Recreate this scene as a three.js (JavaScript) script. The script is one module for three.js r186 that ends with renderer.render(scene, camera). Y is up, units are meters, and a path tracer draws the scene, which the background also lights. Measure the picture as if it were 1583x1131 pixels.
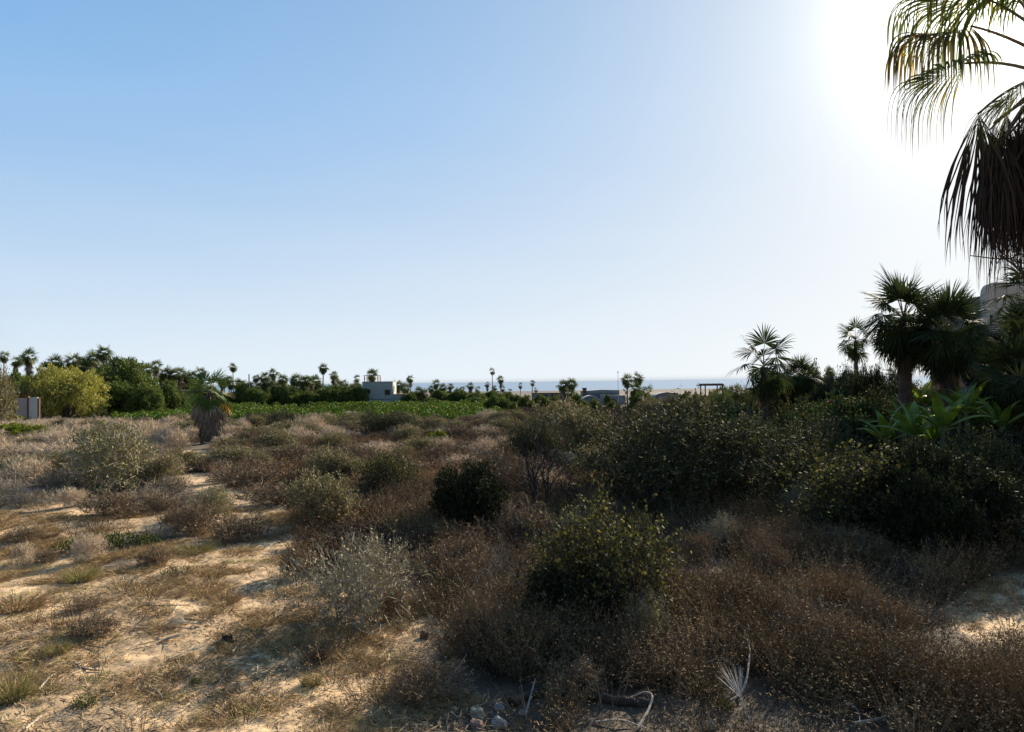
import * as THREE from 'three';
import { mergeGeometries } from 'three/addons/utils/BufferGeometryUtils.js';
import { RoundedBoxGeometry } from 'three/addons/geometries/RoundedBoxGeometry.js';

// ------------------------------------------------------------------ camera, sky, sun, exposure
const PW = 1583, PH = 1131, F = 1159, EYE = 5, ROLL = 0.0125, HOR = 589.2;
const scene = new THREE.Scene();
const camera = new THREE.PerspectiveCamera(2 * Math.atan(PH / 2 / F) * 180 / Math.PI, PW / PH, 0.1, 90000);
camera.position.set(0, EYE, 0);
camera.rotation.order = 'YXZ';
camera.rotation.set(Math.atan((HOR - PH / 2) / F), 0, -ROLL);
camera.updateProjectionMatrix(); camera.updateMatrixWorld(true);
const EXPOSURE = 2.0, SUN_POWER = 5;
const renderer = new THREE.WebGLRenderer({ antialias: true });
renderer.setSize(1024, 732);
renderer.toneMapping = THREE.LinearToneMapping;
renderer.toneMappingExposure = EXPOSURE;
renderer.shadowMap.enabled = true;

const V = (x, y, z) => new THREE.Vector3(x, y, z);
const rayDir = (px, py) => V(px / PW * 2 - 1, 1 - py / PH * 2, 0.5).unproject(camera).sub(camera.position).normalize();
const toPx = (x, y, z) => { const p = V(x, y, z).project(camera); return [(p.x + 1) / 2 * PW, (1 - p.y) / 2 * PH]; };
const SUN = rayDir(1516, -6);

const vn = (x, y) => { const H = (i, j) => { const q = Math.sin(i * 127.1 + j * 311.7) * 43758.5453; return q - Math.floor(q); }, i = Math.floor(x), j = Math.floor(y), u = x - i, v = y - j, p = u * u * (3 - 2 * u), t = v * v * (3 - 2 * v), m = (a, b, k) => a + (b - a) * k; return m(m(H(i, j), H(i + 1, j), p), m(H(i, j + 1), H(i + 1, j + 1), p), t); };
{ // clear hazy sky, brighter and whiter towards the sun and the horizon
  const w = 1024, h = 512, d = new Float32Array(w * h * 4);
  for (let j = 0; j < h; j++) for (let i = 0; i < w; i++) {
    const el = ((j + 0.5) / h - 0.5) * Math.PI, az = ((i + 0.5) / w - 0.5) * 2 * Math.PI;
    const y = Math.sin(el), x = Math.cos(az) * Math.cos(el), z = Math.sin(az) * Math.cos(el);
    const g = Math.acos(Math.min(1, x * SUN.x + y * SUN.y + z * SUN.z)) * 180 / Math.PI;
    const e = Math.max(0, el) * 180 / Math.PI;
    const streak = 0.05 * (vn(az * 3 + e * 0.12, e * 0.55) + 0.6 * vn(az * 9 - e * 0.2, e * 1.6 + 40) - 0.8) * Math.exp(-(((e - 11) / 9) ** 2)); // faint high wisps
    const hz = Math.exp(-Math.pow(e / 13.5, 1.5)) + streak; // whiteness of the low air
    const high = Math.exp(-Math.max(0, e - 20) / 45);    // deeper blue overhead
    let da = Math.abs(az - Math.atan2(SUN.z, SUN.x)) * 180 / Math.PI; da = Math.min(da, 360 - da);
    const low = 0.60 * Math.exp(-e / 24) * Math.exp(-Math.pow(da / 27, 1.25)); // bright haze under the sun
    const A = Math.min(1, 0.42 * Math.exp(-Math.pow(g / 13, 1.5)) + 0.44 * Math.exp(-g / 40) + low), B = 4.5 * Math.exp(-g / 2.6);
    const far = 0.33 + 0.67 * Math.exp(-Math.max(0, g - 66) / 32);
    const base = [0.105 * high * (1 - hz) + 0.74 * hz, 0.385 * (0.25 + 0.75 * high) * (1 - hz) + 0.85 * hz, 0.790 * (0.35 + 0.65 * high) * (1 - hz) + 0.94 * hz];
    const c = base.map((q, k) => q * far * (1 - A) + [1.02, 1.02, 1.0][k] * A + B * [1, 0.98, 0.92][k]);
    const o = (j * w + i) * 4;
    for (let k = 0; k < 3; k++) d[o + k] = c[k] / EXPOSURE;
    d[o + 3] = 1;
  }
  const t = new THREE.DataTexture(d, w, h, THREE.RGBAFormat, THREE.FloatType);
  t.mapping = THREE.EquirectangularReflectionMapping; t.magFilter = THREE.LinearFilter; t.needsUpdate = true;
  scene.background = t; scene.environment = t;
}
const sun = new THREE.DirectionalLight(new THREE.Color(1, 0.86, 0.66), SUN_POWER);
sun.position.copy(SUN.clone().multiplyScalar(200)); sun.castShadow = true; sun.shadow.radius = 1.2;
Object.assign(sun.shadow.camera, { left: -150, right: 150, top: 150, bottom: -150, near: 1, far: 600 });
sun.shadow.mapSize.set(4096, 4096);
sun.name = 'sun'; scene.add(sun, sun.target);

// ------------------------------------------------------------------ helpers
function RNG(s) { let a = s >>> 0; return () => { a = a + 0x6D2B79F5 | 0; let t = Math.imul(a ^ a >>> 15, 1 | a); t = t + Math.imul(t ^ t >>> 7, 61 | t) ^ t; return ((t ^ t >>> 14) >>> 0) / 4294967296; }; }
const R0 = RNG(7);
const hash = (x, y) => { let h = Math.imul(x | 0, 374761393) + Math.imul(y | 0, 668265263); h = Math.imul(h ^ h >>> 13, 1274126177); return ((h ^ h >>> 16) >>> 0) / 4294967296; };
function vnoise(x, y) { const i = Math.floor(x), j = Math.floor(y), u = x - i, v = y - j, s = u * u * (3 - 2 * u), t = v * v * (3 - 2 * v); const a = hash(i, j), b = hash(i + 1, j), c = hash(i, j + 1), d = hash(i + 1, j + 1); return a + (b - a) * s + (c - a) * t + (a - b - c + d) * s * t; }
const fbm = (x, y, n = 4) => { let s = 0, a = 0.5, t = 0; for (let k = 0; k < n; k++) { s += a * vnoise(x, y); t += a; a *= 0.5; x = x * 2.03 + 17.1; y = y * 2.03 - 9.7; } return s / t; };
const clamp = (x, a = 0, b = 1) => Math.min(b, Math.max(a, x)), mix = (a, b, t) => a + (b - a) * t, smooth = (a, b, x) => { const t = clamp((x - a) / (b - a)); return t * t * (3 - 2 * t); };
const horizonY = (px) => HOR - (px - PW / 2) * ROLL;

// ground height; beyond the dune it falls under the sea
const SHORE = 335;
function hgt(x, z) {
  const D = -z, r = Math.hypot(x, z);
  let h = (fbm(x / 9 + 3, z / 9 + 5, 3) - 0.5) * 0.5 * smooth(6, 20, r);
  h += (fbm(x / 1.1 + 40, z / 1.1, 3) - 0.5) * 0.16 * (1 - smooth(30, 60, r));
  h += (fbm(x / 0.22, z / 0.22 + 90, 2) - 0.5) * 0.055 * (1 - smooth(16, 34, r));
  h += 0.9 * Math.exp(-(((D - 315) / 14) ** 2)) * (0.6 + 0.8 * fbm(x / 40, 3));
  h -= 8 * smooth(SHORE - 6, SHORE + 40, D);
  return h;
}
function ground(px, py) { // the point of the ground seen at a pixel
  const d = rayDir(px, py); let y = 0, p = V();
  for (let k = 0; k < 6; k++) { const t = (y - EYE) / d.y; p.set(d.x * t, y, d.z * t); y = hgt(p.x, p.z); }
  p.y = y; return p;
}
const depthAt = (px, py) => EYE * F / Math.max(6, py - horizonY(px));
function gd(px, D) { const x = (px - PW / 2) / F * D; return V(x, hgt(x, -D), -D); }
const M = (px, D) => px / F * D;                                     // pixels to metres at a depth
const topH = (px, py, D) => EYE + (horizonY(px) - py) * D / F;        // height of what is seen at that pixel and depth

class MB { // collects triangles
  constructor() { this.p = []; this.c = []; }
  tri(a, b, c, k) { this.p.push(a.x, a.y, a.z, b.x, b.y, b.z, c.x, c.y, c.z); for (let i = 0; i < 3; i++) this.c.push(k[0], k[1], k[2]); }
  quad(a, b, c, d, k) { this.tri(a, b, c, k); this.tri(a, c, d, k); }
  ribbon(pts, w, side, k) {
    let L = null, Rr = null;
    for (let i = 0; i < pts.length; i++) {
      const s = side.clone().multiplyScalar(w[i] / 2), l = pts[i].clone().add(s), r = pts[i].clone().sub(s);
      if (L) { if (w[i] < 1e-5) this.tri(L, Rr, pts[i], k); else this.quad(L, Rr, r, l, k); }
      L = l; Rr = r;
    }
  }
  tube(pts, rad, n, k) {
    let prev = null;
    for (let i = 0; i < pts.length; i++) {
      const t = (pts[Math.min(i + 1, pts.length - 1)].clone().sub(pts[Math.max(i - 1, 0)])).normalize();
      const a = (Math.abs(t.y) < 0.9 ? V(0, 1, 0) : V(1, 0, 0)).cross(t).normalize(), b = t.clone().cross(a), ring = [];
      for (let j = 0; j < n; j++) { const q = j / n * 2 * Math.PI; ring.push(pts[i].clone().addScaledVector(a, Math.cos(q) * rad[i]).addScaledVector(b, Math.sin(q) * rad[i])); }
      if (prev) for (let j = 0; j < n; j++) this.quad(prev[j], prev[(j + 1) % n], ring[(j + 1) % n], ring[j], k);
      prev = ring;
    }
  }
  leaf(p, dir, side, len, wid, k) {
    const m = p.clone().addScaledVector(dir, len * 0.5), s = side.clone().multiplyScalar(wid / 2), t = p.clone().addScaledVector(dir, len);
    this.quad(p, m.clone().add(s), t, m.clone().sub(s), k);
  }
  get n() { return this.p.length / 9; }
  box3() { const b = new THREE.Box3(), v = V(); for (let i = 0; i < this.p.length; i += 3) b.expandByPoint(v.fromArray(this.p, i)); return b; }
  scale(sx, sy, sz) { for (let i = 0; i < this.p.length; i += 3) { this.p[i] *= sx; this.p[i + 1] *= sy; this.p[i + 2] *= sz; } return this; }
  geo() {
    const g = new THREE.BufferGeometry();
    g.setAttribute('position', new THREE.BufferAttribute(new Float32Array(this.p), 3));
    g.setAttribute('color', new THREE.BufferAttribute(new Float32Array(this.c), 3));
    g.computeVertexNormals(); return g;
  }
}
const used = new Map();
function numbered(n) { const k = used.get(n) ?? 0; used.set(n, k + 1); return k ? `${n}_${String(k).padStart(3, '0')}` : n; }
function tag(o, label, category, group, kind) {
  if (label) o.userData.label = label; if (category) o.userData.category = category;
  if (group) o.userData.group = group; if (kind) o.userData.kind = kind; return o;
}
function shadows(m) { m.castShadow = m.receiveShadow = true; return m; }
function mesh(name, g, m, parent) { const o = shadows(new THREE.Mesh(g, m)); if (parent) { o.name = name; parent.add(o); } else { o.name = numbered(name); scene.add(o); } return o; }
function thing(name, label, category, pos, turn = 0, group) { const o = new THREE.Group(); o.name = numbered(name); scene.add(o); if (pos) o.position.copy(pos); o.rotation.y = turn; return tag(o, label, category, group); }
function copyOf(proto, name, label, category, pos, turn, s, group) {
  const o = proto.clone(); o.name = numbered(name); o.userData = {}; scene.add(o);
  o.position.copy(pos); o.rotation.y = turn; o.scale.set(...s); return tag(o, label, category, group);
}
const jit = (r, c, a) => { const k = 1 + (r() - 0.5) * 2 * a, q = (r() - 0.5) * a * 0.5; return [Math.max(0, c[0] * (k + q)), c[1] * k, Math.max(0, c[2] * (k - q))]; };

// materials
const std = (o) => new THREE.MeshStandardMaterial({ roughness: 0.95, vertexColors: true, ...o });
const leafy = (tr = 0.4, o = {}) => new THREE.MeshPhysicalMaterial({ roughness: 0.75, vertexColors: true, side: THREE.DoubleSide, transmission: tr, thickness: 0, specularIntensity: 0.25, ...o });
const woodM = std({ side: THREE.DoubleSide }), leafM = leafy(0.28), farLeafM = leafy(0.4), dryM = std({ side: THREE.DoubleSide, roughness: 1 }), deadM = leafy(0.2, { roughness: 0.95, specularIntensity: 0.1 }), palmM = leafy(0.38, { roughness: 0.7, specularIntensity: 0.25 }), plainM = std({});
const flat = (r, g, b, o = {}) => new THREE.MeshStandardMaterial({ color: new THREE.Color().setRGB(r, g, b), roughness: 0.9, ...o });

// ------------------------------------------------------------------ ground and sea
const ELL = (px, py, list) => { let m = 0; for (const [x, y, a, b] of list) { const q = ((px - x) / a) ** 2 + ((py - y) / b) ** 2; m = Math.max(m, 1 - smooth(0.55, 1.25, q)); } return m; };
const SAND = [[30, 838, 140, 34], [170, 806, 130, 19], [40, 780, 70, 14], [330, 812, 80, 20], [262, 716, 56, 13], [305, 742, 40, 11], [350, 764, 50, 12], [305, 701, 30, 6], [420, 822, 48, 30], [385, 785, 60, 14], [262, 716, 48, 11], [395, 850, 65, 60], [30, 890, 120, 34], [330, 880, 120, 40],
  [120, 960, 320, 70], [330, 950, 200, 60], [250, 1060, 400, 110], [470, 1010, 200, 90], [120, 1130, 520, 80], [575, 985, 90, 34], [1570, 945, 105, 62], [640, 960, 60, 20], [480, 920, 60, 40]];
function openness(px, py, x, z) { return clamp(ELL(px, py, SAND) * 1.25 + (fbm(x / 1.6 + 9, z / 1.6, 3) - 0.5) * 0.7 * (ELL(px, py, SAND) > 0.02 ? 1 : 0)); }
{
  const noiseTex = (n, f) => { const d = new Uint8Array(n * n * 4); for (let j = 0; j < n; j++) for (let i = 0; i < n; i++) { const v = f(i / n, j / n), o = (j * n + i) * 4; for (let k = 0; k < 3; k++) d[o + k] = clamp(v[k]) * 255; d[o + 3] = 255; } const t = new THREE.DataTexture(d, n, n); t.wrapS = t.wrapT = THREE.RepeatWrapping; t.magFilter = THREE.LinearFilter; t.minFilter = THREE.LinearMipmapLinearFilter; t.generateMipmaps = true; t.needsUpdate = true; return t; };
  const per = (u, v, f, n) => { let s = 0, a = 0.5, t = 0; for (let k = 0; k < n; k++) { const i = Math.floor(u * f), j = Math.floor(v * f), x = u * f - i, y = v * f - j, q = x * x * (3 - 2 * x), w = y * y * (3 - 2 * y); const H = (a1, b1) => hash(((i + a1) % f) + 31 * k, ((j + b1) % f) + 57 * k); s += a * (mix(mix(H(0, 0), H(1, 0), q), mix(H(0, 1), H(1, 1), q), w)); t += a; a *= 0.62; f *= 2; } return s / t; };
  const map = noiseTex(1024, (u, v) => { const a = per(u, v, 8, 7), b = per(u + 0.31, v + 0.17, 64, 3); const dark = smooth(0.62, 0.78, b) * 0.45; const k = 0.80 + (a - 0.5) * 0.8 - dark; return [k, k * 0.985, k * 0.96]; });
  map.colorSpace = THREE.NoColorSpace;
  const bump = noiseTex(1024, (u, v) => { const k = per(u + 0.5, v + 0.2, 12, 7); return [k, k, k]; });
  const angs = []; for (let k = 0; k <= 380; k++) angs.push(-0.68 + 1.36 * k / 380); for (let k = 1; k < 40; k++) angs.push(0.68 + (2 * Math.PI - 1.36) * k / 40);
  const rads = [0]; for (let k = 0; k <= 420; k++) rads.push(7.5 * Math.exp(Math.log(420 / 7.5) * k / 420)); rads.push(520, 700, 1000, 1600, 2600);
  const pos = [], col = [], uv = [], idx = [], n = angs.length, c = new THREE.Color();
  for (const r of rads) for (const a of angs) {
    const x = Math.sin(a) * r, z = -Math.cos(a) * r; pos.push(x, hgt(x, z), z); uv.push(x / 3.2, z / 3.2);
    const [px, py] = z < -3 ? toPx(x, 0, z) : [400, 1200];
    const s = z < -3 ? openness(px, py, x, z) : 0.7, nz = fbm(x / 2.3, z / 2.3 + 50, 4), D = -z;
    const soil = [0.115, 0.085, 0.058], sand = [0.82, 0.58, 0.335], dune = [0.10, 0.094, 0.088];  // soil is dark itself, deepened further so plant gaps read as shade
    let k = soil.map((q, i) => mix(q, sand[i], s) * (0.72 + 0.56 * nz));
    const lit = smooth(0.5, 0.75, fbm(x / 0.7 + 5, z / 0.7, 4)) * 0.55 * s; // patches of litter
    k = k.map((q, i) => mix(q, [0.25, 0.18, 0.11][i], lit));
    const dn = smooth(240, 290, D); k = k.map((q, i) => mix(q, dune[i], dn));
    col.push(...k);
  }
  for (let i = 0; i < rads.length - 1; i++) for (let j = 0; j < n; j++) { const a = i * n + j, b = i * n + (j + 1) % n; idx.push(a, b, a + n, b, b + n, a + n); }
  const g = new THREE.BufferGeometry();
  g.setAttribute('position', new THREE.Float32BufferAttribute(pos, 3)); g.setAttribute('color', new THREE.Float32BufferAttribute(col, 3)); g.setAttribute('uv', new THREE.Float32BufferAttribute(uv, 2));
  g.setIndex(idx); g.computeVertexNormals();
  tag(mesh('ground', g, std({ map, bumpMap: bump, bumpScale: 0.03 })), 'sandy ground with bare clearings and dark soil deepened as shade under scrub', 'ground', null, 'structure');
  const wave = noiseTex(512, (u, v) => { const k = per(u, v, 10, 5); return [k, k, k]; });
  const sg = new THREE.PlaneGeometry(24000, 8000, 4, 4); sg.rotateX(-Math.PI / 2); sg.translate(0, -1.6, -8000 / 2 - SHORE + 8);
  const uvs = sg.attributes.uv; for (let i = 0; i < uvs.count; i++) uvs.setXY(i, uvs.getX(i) * 24000 / 60, uvs.getY(i) * 8000 / 60);
  tag(mesh('sea', sg, new THREE.MeshPhysicalMaterial({ color: new THREE.Color().setRGB(0.20, 0.30, 0.43), roughness: 1, specularIntensity: 0.15, bumpMap: wave, bumpScale: 0.3 })), 'hazy pale blue sea along the horizon', 'sea', null, 'structure');
}

// ------------------------------------------------------------------ plant builders
const rndDir = (r) => { const a = r() * 6.283, u = r() * 2 - 1, s = Math.sqrt(1 - u * u); return V(Math.cos(a) * s, u, Math.sin(a) * s); };
/* a shrub or a tree crown: stems fork level by level, the last twigs carry leaves; the whole is fitted to w x h metres */
function growShrub(seed, P) {
  const r = RNG(seed), wood = new MB(), lf = new MB();
  const L = P.levels;
  function branch(p, dir, len, rad, lev) {
    const pts = [p], ws = [rad * 2], n = lev === 0 ? 2 : 3; let d = dir.clone(), q = p;
    for (let i = 0; i < n; i++) { d.addScaledVector(rndDir(r), P.wander).add(V(0, P.lift * (lev < 2 ? 1 : 0.6), 0)).normalize(); q = q.clone().addScaledVector(d, len / n); if (q.y < 0.04) q.y = 0.04 + r() * 0.05; pts.push(q); ws.push(rad * 2 * (1 - 0.5 * (i + 1) / n)); }
    const k = jit(r, P.wood, 0.3);
    if (rad > P.tubeFrom) wood.tube(pts, ws.map((w) => w / 2), 5, k); else wood.ribbon(pts, ws, rndDir(r).cross(d).normalize(), k);
    if (lev === 0) {
      const m = Math.floor(P.leaves + r());
      for (let i = 0; i < m; i++) {
        const t = r(), a = pts[1].clone().lerp(t < 0.5 ? pts[0] : pts[2], Math.abs(t - 0.5) * 2), dd = rndDir(r).addScaledVector(d, 0.6).normalize(), s = P.leafLen * (0.6 + 0.8 * r());
        lf.leaf(a.addScaledVector(rndDir(r), P.scatter ?? 0), dd, rndDir(r).cross(dd).normalize(), s, s * P.leafWid, jit(r, r() < (P.accent ?? 0) ? P.leaf2 : P.leaf, 0.35));
      }
      return;
    }
    const kids = P.kids[L - lev];
    for (let c = 0; c < kids; c++) {
      const t = mix(P.from ?? 0.3, 1, (c + r()) / kids) * n * 0.999, i = Math.floor(t), s = pts[i].clone().lerp(pts[i + 1], t - i);
      const ax = rndDir(r).cross(d).normalize(), nd = d.clone().applyAxisAngle(ax, P.fork[0] + r() * (P.fork[1] - P.fork[0]));
      branch(s, nd, len * P.ratio * (0.65 + 0.6 * r()), rad * 0.55, lev - 1);
    }
  }
  for (let s = 0; s < P.stems; s++) {
    const a = (s + r()) / P.stems * 6.283, e = P.splay[0] + (P.splay[1] - P.splay[0]) * r();
    branch(V(Math.cos(a), 0, Math.sin(a)).multiplyScalar(P.base * r()), V(Math.cos(a) * Math.sin(e), Math.cos(e), Math.sin(a) * Math.sin(e)), P.len * (0.7 + 0.5 * r()), P.rad * (0.7 + 0.5 * r()), L);
  }
  const b = wood.box3(); if (lf.n) b.union(lf.box3());
  const sx = P.w / (b.max.x - b.min.x), sz = P.w / (b.max.z - b.min.z), sy = P.h / b.max.y;
  wood.scale(sx, sy, sz); lf.scale(sx, sy, sz);
  return { wood, leaf: lf, w: P.w, h: P.h };
}
/* a bush or crown built of lumps: limbs reach every lump, twigs with leaves spray out of them */
function domeShrub(seed, P) {
  const r = RNG(seed), wood = new MB(), lf = new MB(), W = P.w / 2, Hh = P.h, blobs = []; let tot = 0;
  for (let i = 0; i < P.blobs; i++) {
    const u = (i + 0.5) / P.blobs, a = i * 2.39996 + r() * 0.6, q = Math.sqrt(u) * (1 - P.br * 0.75), b = P.br * (0.55 + 0.9 * r() * r() + 0.15);
    const top = (1 - b * 0.9) * (1 - 0.62 * q * q) * ((P.even ?? 0.62) + (P.even ? 0.15 : 0.45) * r()), lo = P.lo ?? 0.15;
    blobs.push([V(Math.cos(a) * q, Math.max(lo, mix(lo, top, P.shell ? (r() < 0.7 ? 1 : r()) : Math.sqrt(r()))), Math.sin(a) * q), b]); tot += b * b;
  }
  const toW = (v) => V(v.x * W, v.y * Hh, v.z * W);
  const leavesOn = (pts, d, m) => { for (let i = 0; i < m; i++) { const t = 0.15 + 0.85 * r(), f = t * (pts.length - 1) * 0.999, j = Math.floor(f), q = pts[j].clone().lerp(pts[j + 1], f - j), dd = rndDir(r).addScaledVector(d, 0.5); dd.y += P.leafLift ?? 0.1; dd.normalize(); const s = P.leafLen * (0.55 + 0.9 * r()); lf.leaf(q, dd, rndDir(r).cross(dd).normalize(), s, s * P.leafWid, jit(r, r() < (P.accent ?? 0) ? P.leaf2 : P.leaf, P.vary ?? 0.4)); } };
  for (const [c, b] of blobs) { // limbs
    const e = toW(c), s = V((r() - 0.5) * P.base * W, -0.05, (r() - 0.5) * P.base * W), m1 = s.clone().lerp(e, 0.4).add(V((r() - 0.5) * 0.2 * W, 0.12 * Hh, (r() - 0.5) * 0.2 * W)), R = P.limb * (0.7 + 0.6 * r());
    const pts = new THREE.CatmullRomCurve3([s, m1, e]).getPoints(5); wood.tube(pts, pts.map((_, i) => R * (1 - 0.65 * i / 5)), 4, jit(r, P.wood, 0.2));
    for (let k = 0; k < P.inner; k++) { const d = rndDir(r); d.y = Math.abs(d.y) * 0.8 - 0.1; const q = toW(c.clone().addScaledVector(d, b * 0.8)); if (q.y < 0.05) continue; const mm = e.clone().lerp(q, 0.5).add(rndDir(r).multiplyScalar(0.06 * W)); wood.ribbon([pts[3 + Math.floor(r() * 2.99)], mm, q], [R * 0.7, R * 0.5, R * 0.25], rndDir(r).cross(d).normalize(), jit(r, P.wood, 0.3)); }
  }
  for (let i = 0; i < P.twigs; i++) {
    let t = r() * tot, j = 0; while (j < blobs.length - 1 && (t -= blobs[j][1] ** 2) > 0) j++;
    const [c, b] = blobs[j], d = rndDir(r); d.y += 0.25; d.normalize(); const S = toW(c.clone().addScaledVector(d, b * (0.35 + 0.5 * r()))); if (S.y < 0.03) S.y = 0.03 + 0.2 * r();
    let dir = V(d.x * W, d.y * Hh, d.z * W).normalize().addScaledVector(rndDir(r), 0.55); dir.y += P.lift; dir.normalize();
    const L = P.twig * (0.5 + 0.8 * r()), pts = [S]; let q = S; for (let k = 0; k < 2; k++) { q = q.clone().addScaledVector(dir, L / 2); if (q.y < 0.02) q.y = 0.02; pts.push(q); dir = dir.clone().addScaledVector(rndDir(r), P.wander).add(V(0, P.bend ?? 0, 0)).normalize(); }
    const k = jit(r, P.wood, 0.35); wood.ribbon(pts, [P.tw, P.tw * 0.75, P.tw * 0.35], rndDir(r).cross(dir).normalize(), k); leavesOn(pts, dir, P.leaves * (0.5 + r()));
    for (let m = 0; m < P.sub; m++) { const a = pts[r() < 0.5 ? 0 : 1].clone().lerp(pts[2], r() * 0.7), d2 = dir.clone().addScaledVector(rndDir(r), 0.9).normalize(), e = a.clone().addScaledVector(d2, L * (0.25 + 0.4 * r())); if (e.y < 0.02) e.y = 0.02; wood.ribbon([a, e], [P.tw * 0.7, P.tw * 0.3], rndDir(r).cross(d2).normalize(), k); leavesOn([a, e], d2, P.leaves * 0.6 * (0.5 + r())); }
  }
  return { wood, leaf: lf };
}
const protos = {};
function register(key, gs, P, lm) { protos[key] = gs.map((g) => { const o = new THREE.Group(); mesh('branches', g.wood.geo(), woodM, o); if (g.leaf.n) mesh('leaves', g.leaf.geo(), lm, o); return { o, w: P.w, h: P.h, geos: [g.wood, g.leaf] }; }); }
function defShrub(key, seeds, P, lm = leafM) { register(key, seeds.map((s) => growShrub(s, P)), P, lm); }
function defDome(key, seeds, P, lm = P.far ? farLeafM : leafM) { register(key, seeds.map((s) => domeShrub(s, P)), P, lm); }
const GREY = [0.60, 0.49, 0.365], BROWN = [0.22, 0.16, 0.105];
defDome('grey', [11, 12, 13], { w: 2.6, h: 1.6, blobs: 9, br: 0.42, base: 0.5, limb: 0.022, inner: 7, twigs: 560, twig: 0.46, tw: 0.026, sub: 4, lift: 0.25, wander: 0.4, leaves: 0.7, leafLen: 0.05, leafWid: 0.4, leaf: [0.46, 0.38, 0.25], leaf2: [0.24, 0.23, 0.09], accent: 0.3, wood: GREY }, dryM);
defDome('brown', [21, 22, 23], { w: 2.4, h: 1.25, blobs: 8, br: 0.42, base: 0.7, limb: 0.015, inner: 6, twigs: 520, twig: 0.38, tw: 0.020, sub: 4, lift: 0.35, wander: 0.35, leaves: 1.8, leafLen: 0.075, leafWid: 0.4, leaf: [0.26, 0.185, 0.11], leaf2: [0.19, 0.165, 0.075], accent: 0.25, wood: BROWN }, dryM);
defDome('olive', [31, 32], { w: 2.6, h: 1.8, blobs: 10, br: 0.38, base: 0.4, limb: 0.022, inner: 6, twigs: 620, twig: 0.44, tw: 0.020, sub: 3, lift: 0.3, wander: 0.35, leaves: 3.4, leafLen: 0.10, leafWid: 0.42, leaf: [0.19, 0.185, 0.078], leaf2: [0.36, 0.29, 0.15], accent: 0.25, wood: [0.27, 0.215, 0.15] });
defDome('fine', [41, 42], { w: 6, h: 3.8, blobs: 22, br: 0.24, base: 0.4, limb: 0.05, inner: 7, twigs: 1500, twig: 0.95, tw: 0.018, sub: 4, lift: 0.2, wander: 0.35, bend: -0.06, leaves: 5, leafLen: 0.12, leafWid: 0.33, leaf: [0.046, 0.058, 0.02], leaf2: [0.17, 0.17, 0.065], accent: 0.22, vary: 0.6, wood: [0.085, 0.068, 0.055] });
defDome('leafy', [51, 52], { even: 0.68, w: 2.9, h: 2.7, blobs: 20, br: 0.22, base: 0.3, limb: 0.03, inner: 8, twigs: 760, twig: 0.72, tw: 0.011, sub: 3, lift: 0.3, wander: 0.3, leaves: 4, leafLen: 0.068, leafWid: 0.72, leaf: [0.074, 0.08, 0.025], leaf2: [0.26, 0.24, 0.06], accent: 0.2, vary: 0.6, wood: [0.08, 0.062, 0.05] });
defDome('pale', [61], { w: 2.9, h: 1.7, blobs: 12, br: 0.34, base: 0.6, limb: 0.024, inner: 10, twigs: 620, twig: 0.5, tw: 0.014, sub: 3, lift: 0.2, wander: 0.5, leaves: 1.8, leafLen: 0.06, leafWid: 0.55, leaf: [0.26, 0.25, 0.13], leaf2: [0.50, 0.44, 0.25], accent: 0.3, wood: [0.33, 0.285, 0.235] }, dryM);
defDome('wispy', [33], { w: 2.6, h: 2.1, blobs: 12, br: 0.34, base: 0.4, limb: 0.02, inner: 8, twigs: 620, twig: 0.6, tw: 0.022, sub: 4, lift: 0.45, wander: 0.4, leaves: 1.8, leafLen: 0.10, leafWid: 0.42, leaf: [0.30, 0.28, 0.12], leaf2: [0.22, 0.24, 0.08], accent: 0.4, wood: [0.40, 0.34, 0.25] }, dryM);
defDome('black', [43, 44], { w: 6, h: 3.8, blobs: 20, br: 0.30, base: 0.4, limb: 0.05, inner: 6, twigs: 2200, twig: 0.6, tw: 0.014, sub: 3, lift: 0.12, wander: 0.3, leaves: 5.5, leafLen: 0.14, leafWid: 0.42, leaf: [0.024, 0.033, 0.012], leaf2: [0.09, 0.085, 0.03], accent: 0.06, wood: [0.04, 0.032, 0.027] });  // darker copy of the fine leaves, hedge shade is put into the colour
defShrub('bare', [71], { levels: 4, stems: 4, kids: [4, 4, 3, 3], len: 1, rad: 0.03, tubeFrom: 0.005, splay: [0.15, 0.8], base: 0.12, wander: 0.3, lift: 0.06, fork: [0.4, 0.95], ratio: 0.62, leaves: 0, leafLen: 0.03, leafWid: 0.4, leaf: BROWN, wood: [0.06, 0.047, 0.04], w: 3, h: 3 });
defDome('tree', [81, 82, 83], { far: true, w: 12, h: 8, blobs: 30, br: 0.25, shell: true, lo: 0.12, base: 0.15, limb: 0.12, inner: 4, twigs: 2800, twig: 0.8, tw: 0.03, sub: 2, lift: 0.05, wander: 0.3, leaves: 4.5, leafLen: 0.33, leafWid: 0.5, leaf: [0.095, 0.14, 0.032], leaf2: [0.22, 0.27, 0.055], accent: 0.38, wood: [0.13, 0.10, 0.07] });
defDome('acacia', [91, 92], { far: true, w: 14, h: 8, blobs: 30, br: 0.25, shell: true, lo: 0.15, base: 0.15, limb: 0.12, inner: 5, twigs: 2800, twig: 1.0, tw: 0.03, sub: 2, lift: 0.0, wander: 0.3, bend: -0.1, leaves: 4.5, leafLen: 0.33, leafWid: 0.36, leaf: [0.36, 0.37, 0.06], leaf2: [0.50, 0.44, 0.13], accent: 0.35, wood: [0.22, 0.18, 0.13] });
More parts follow.
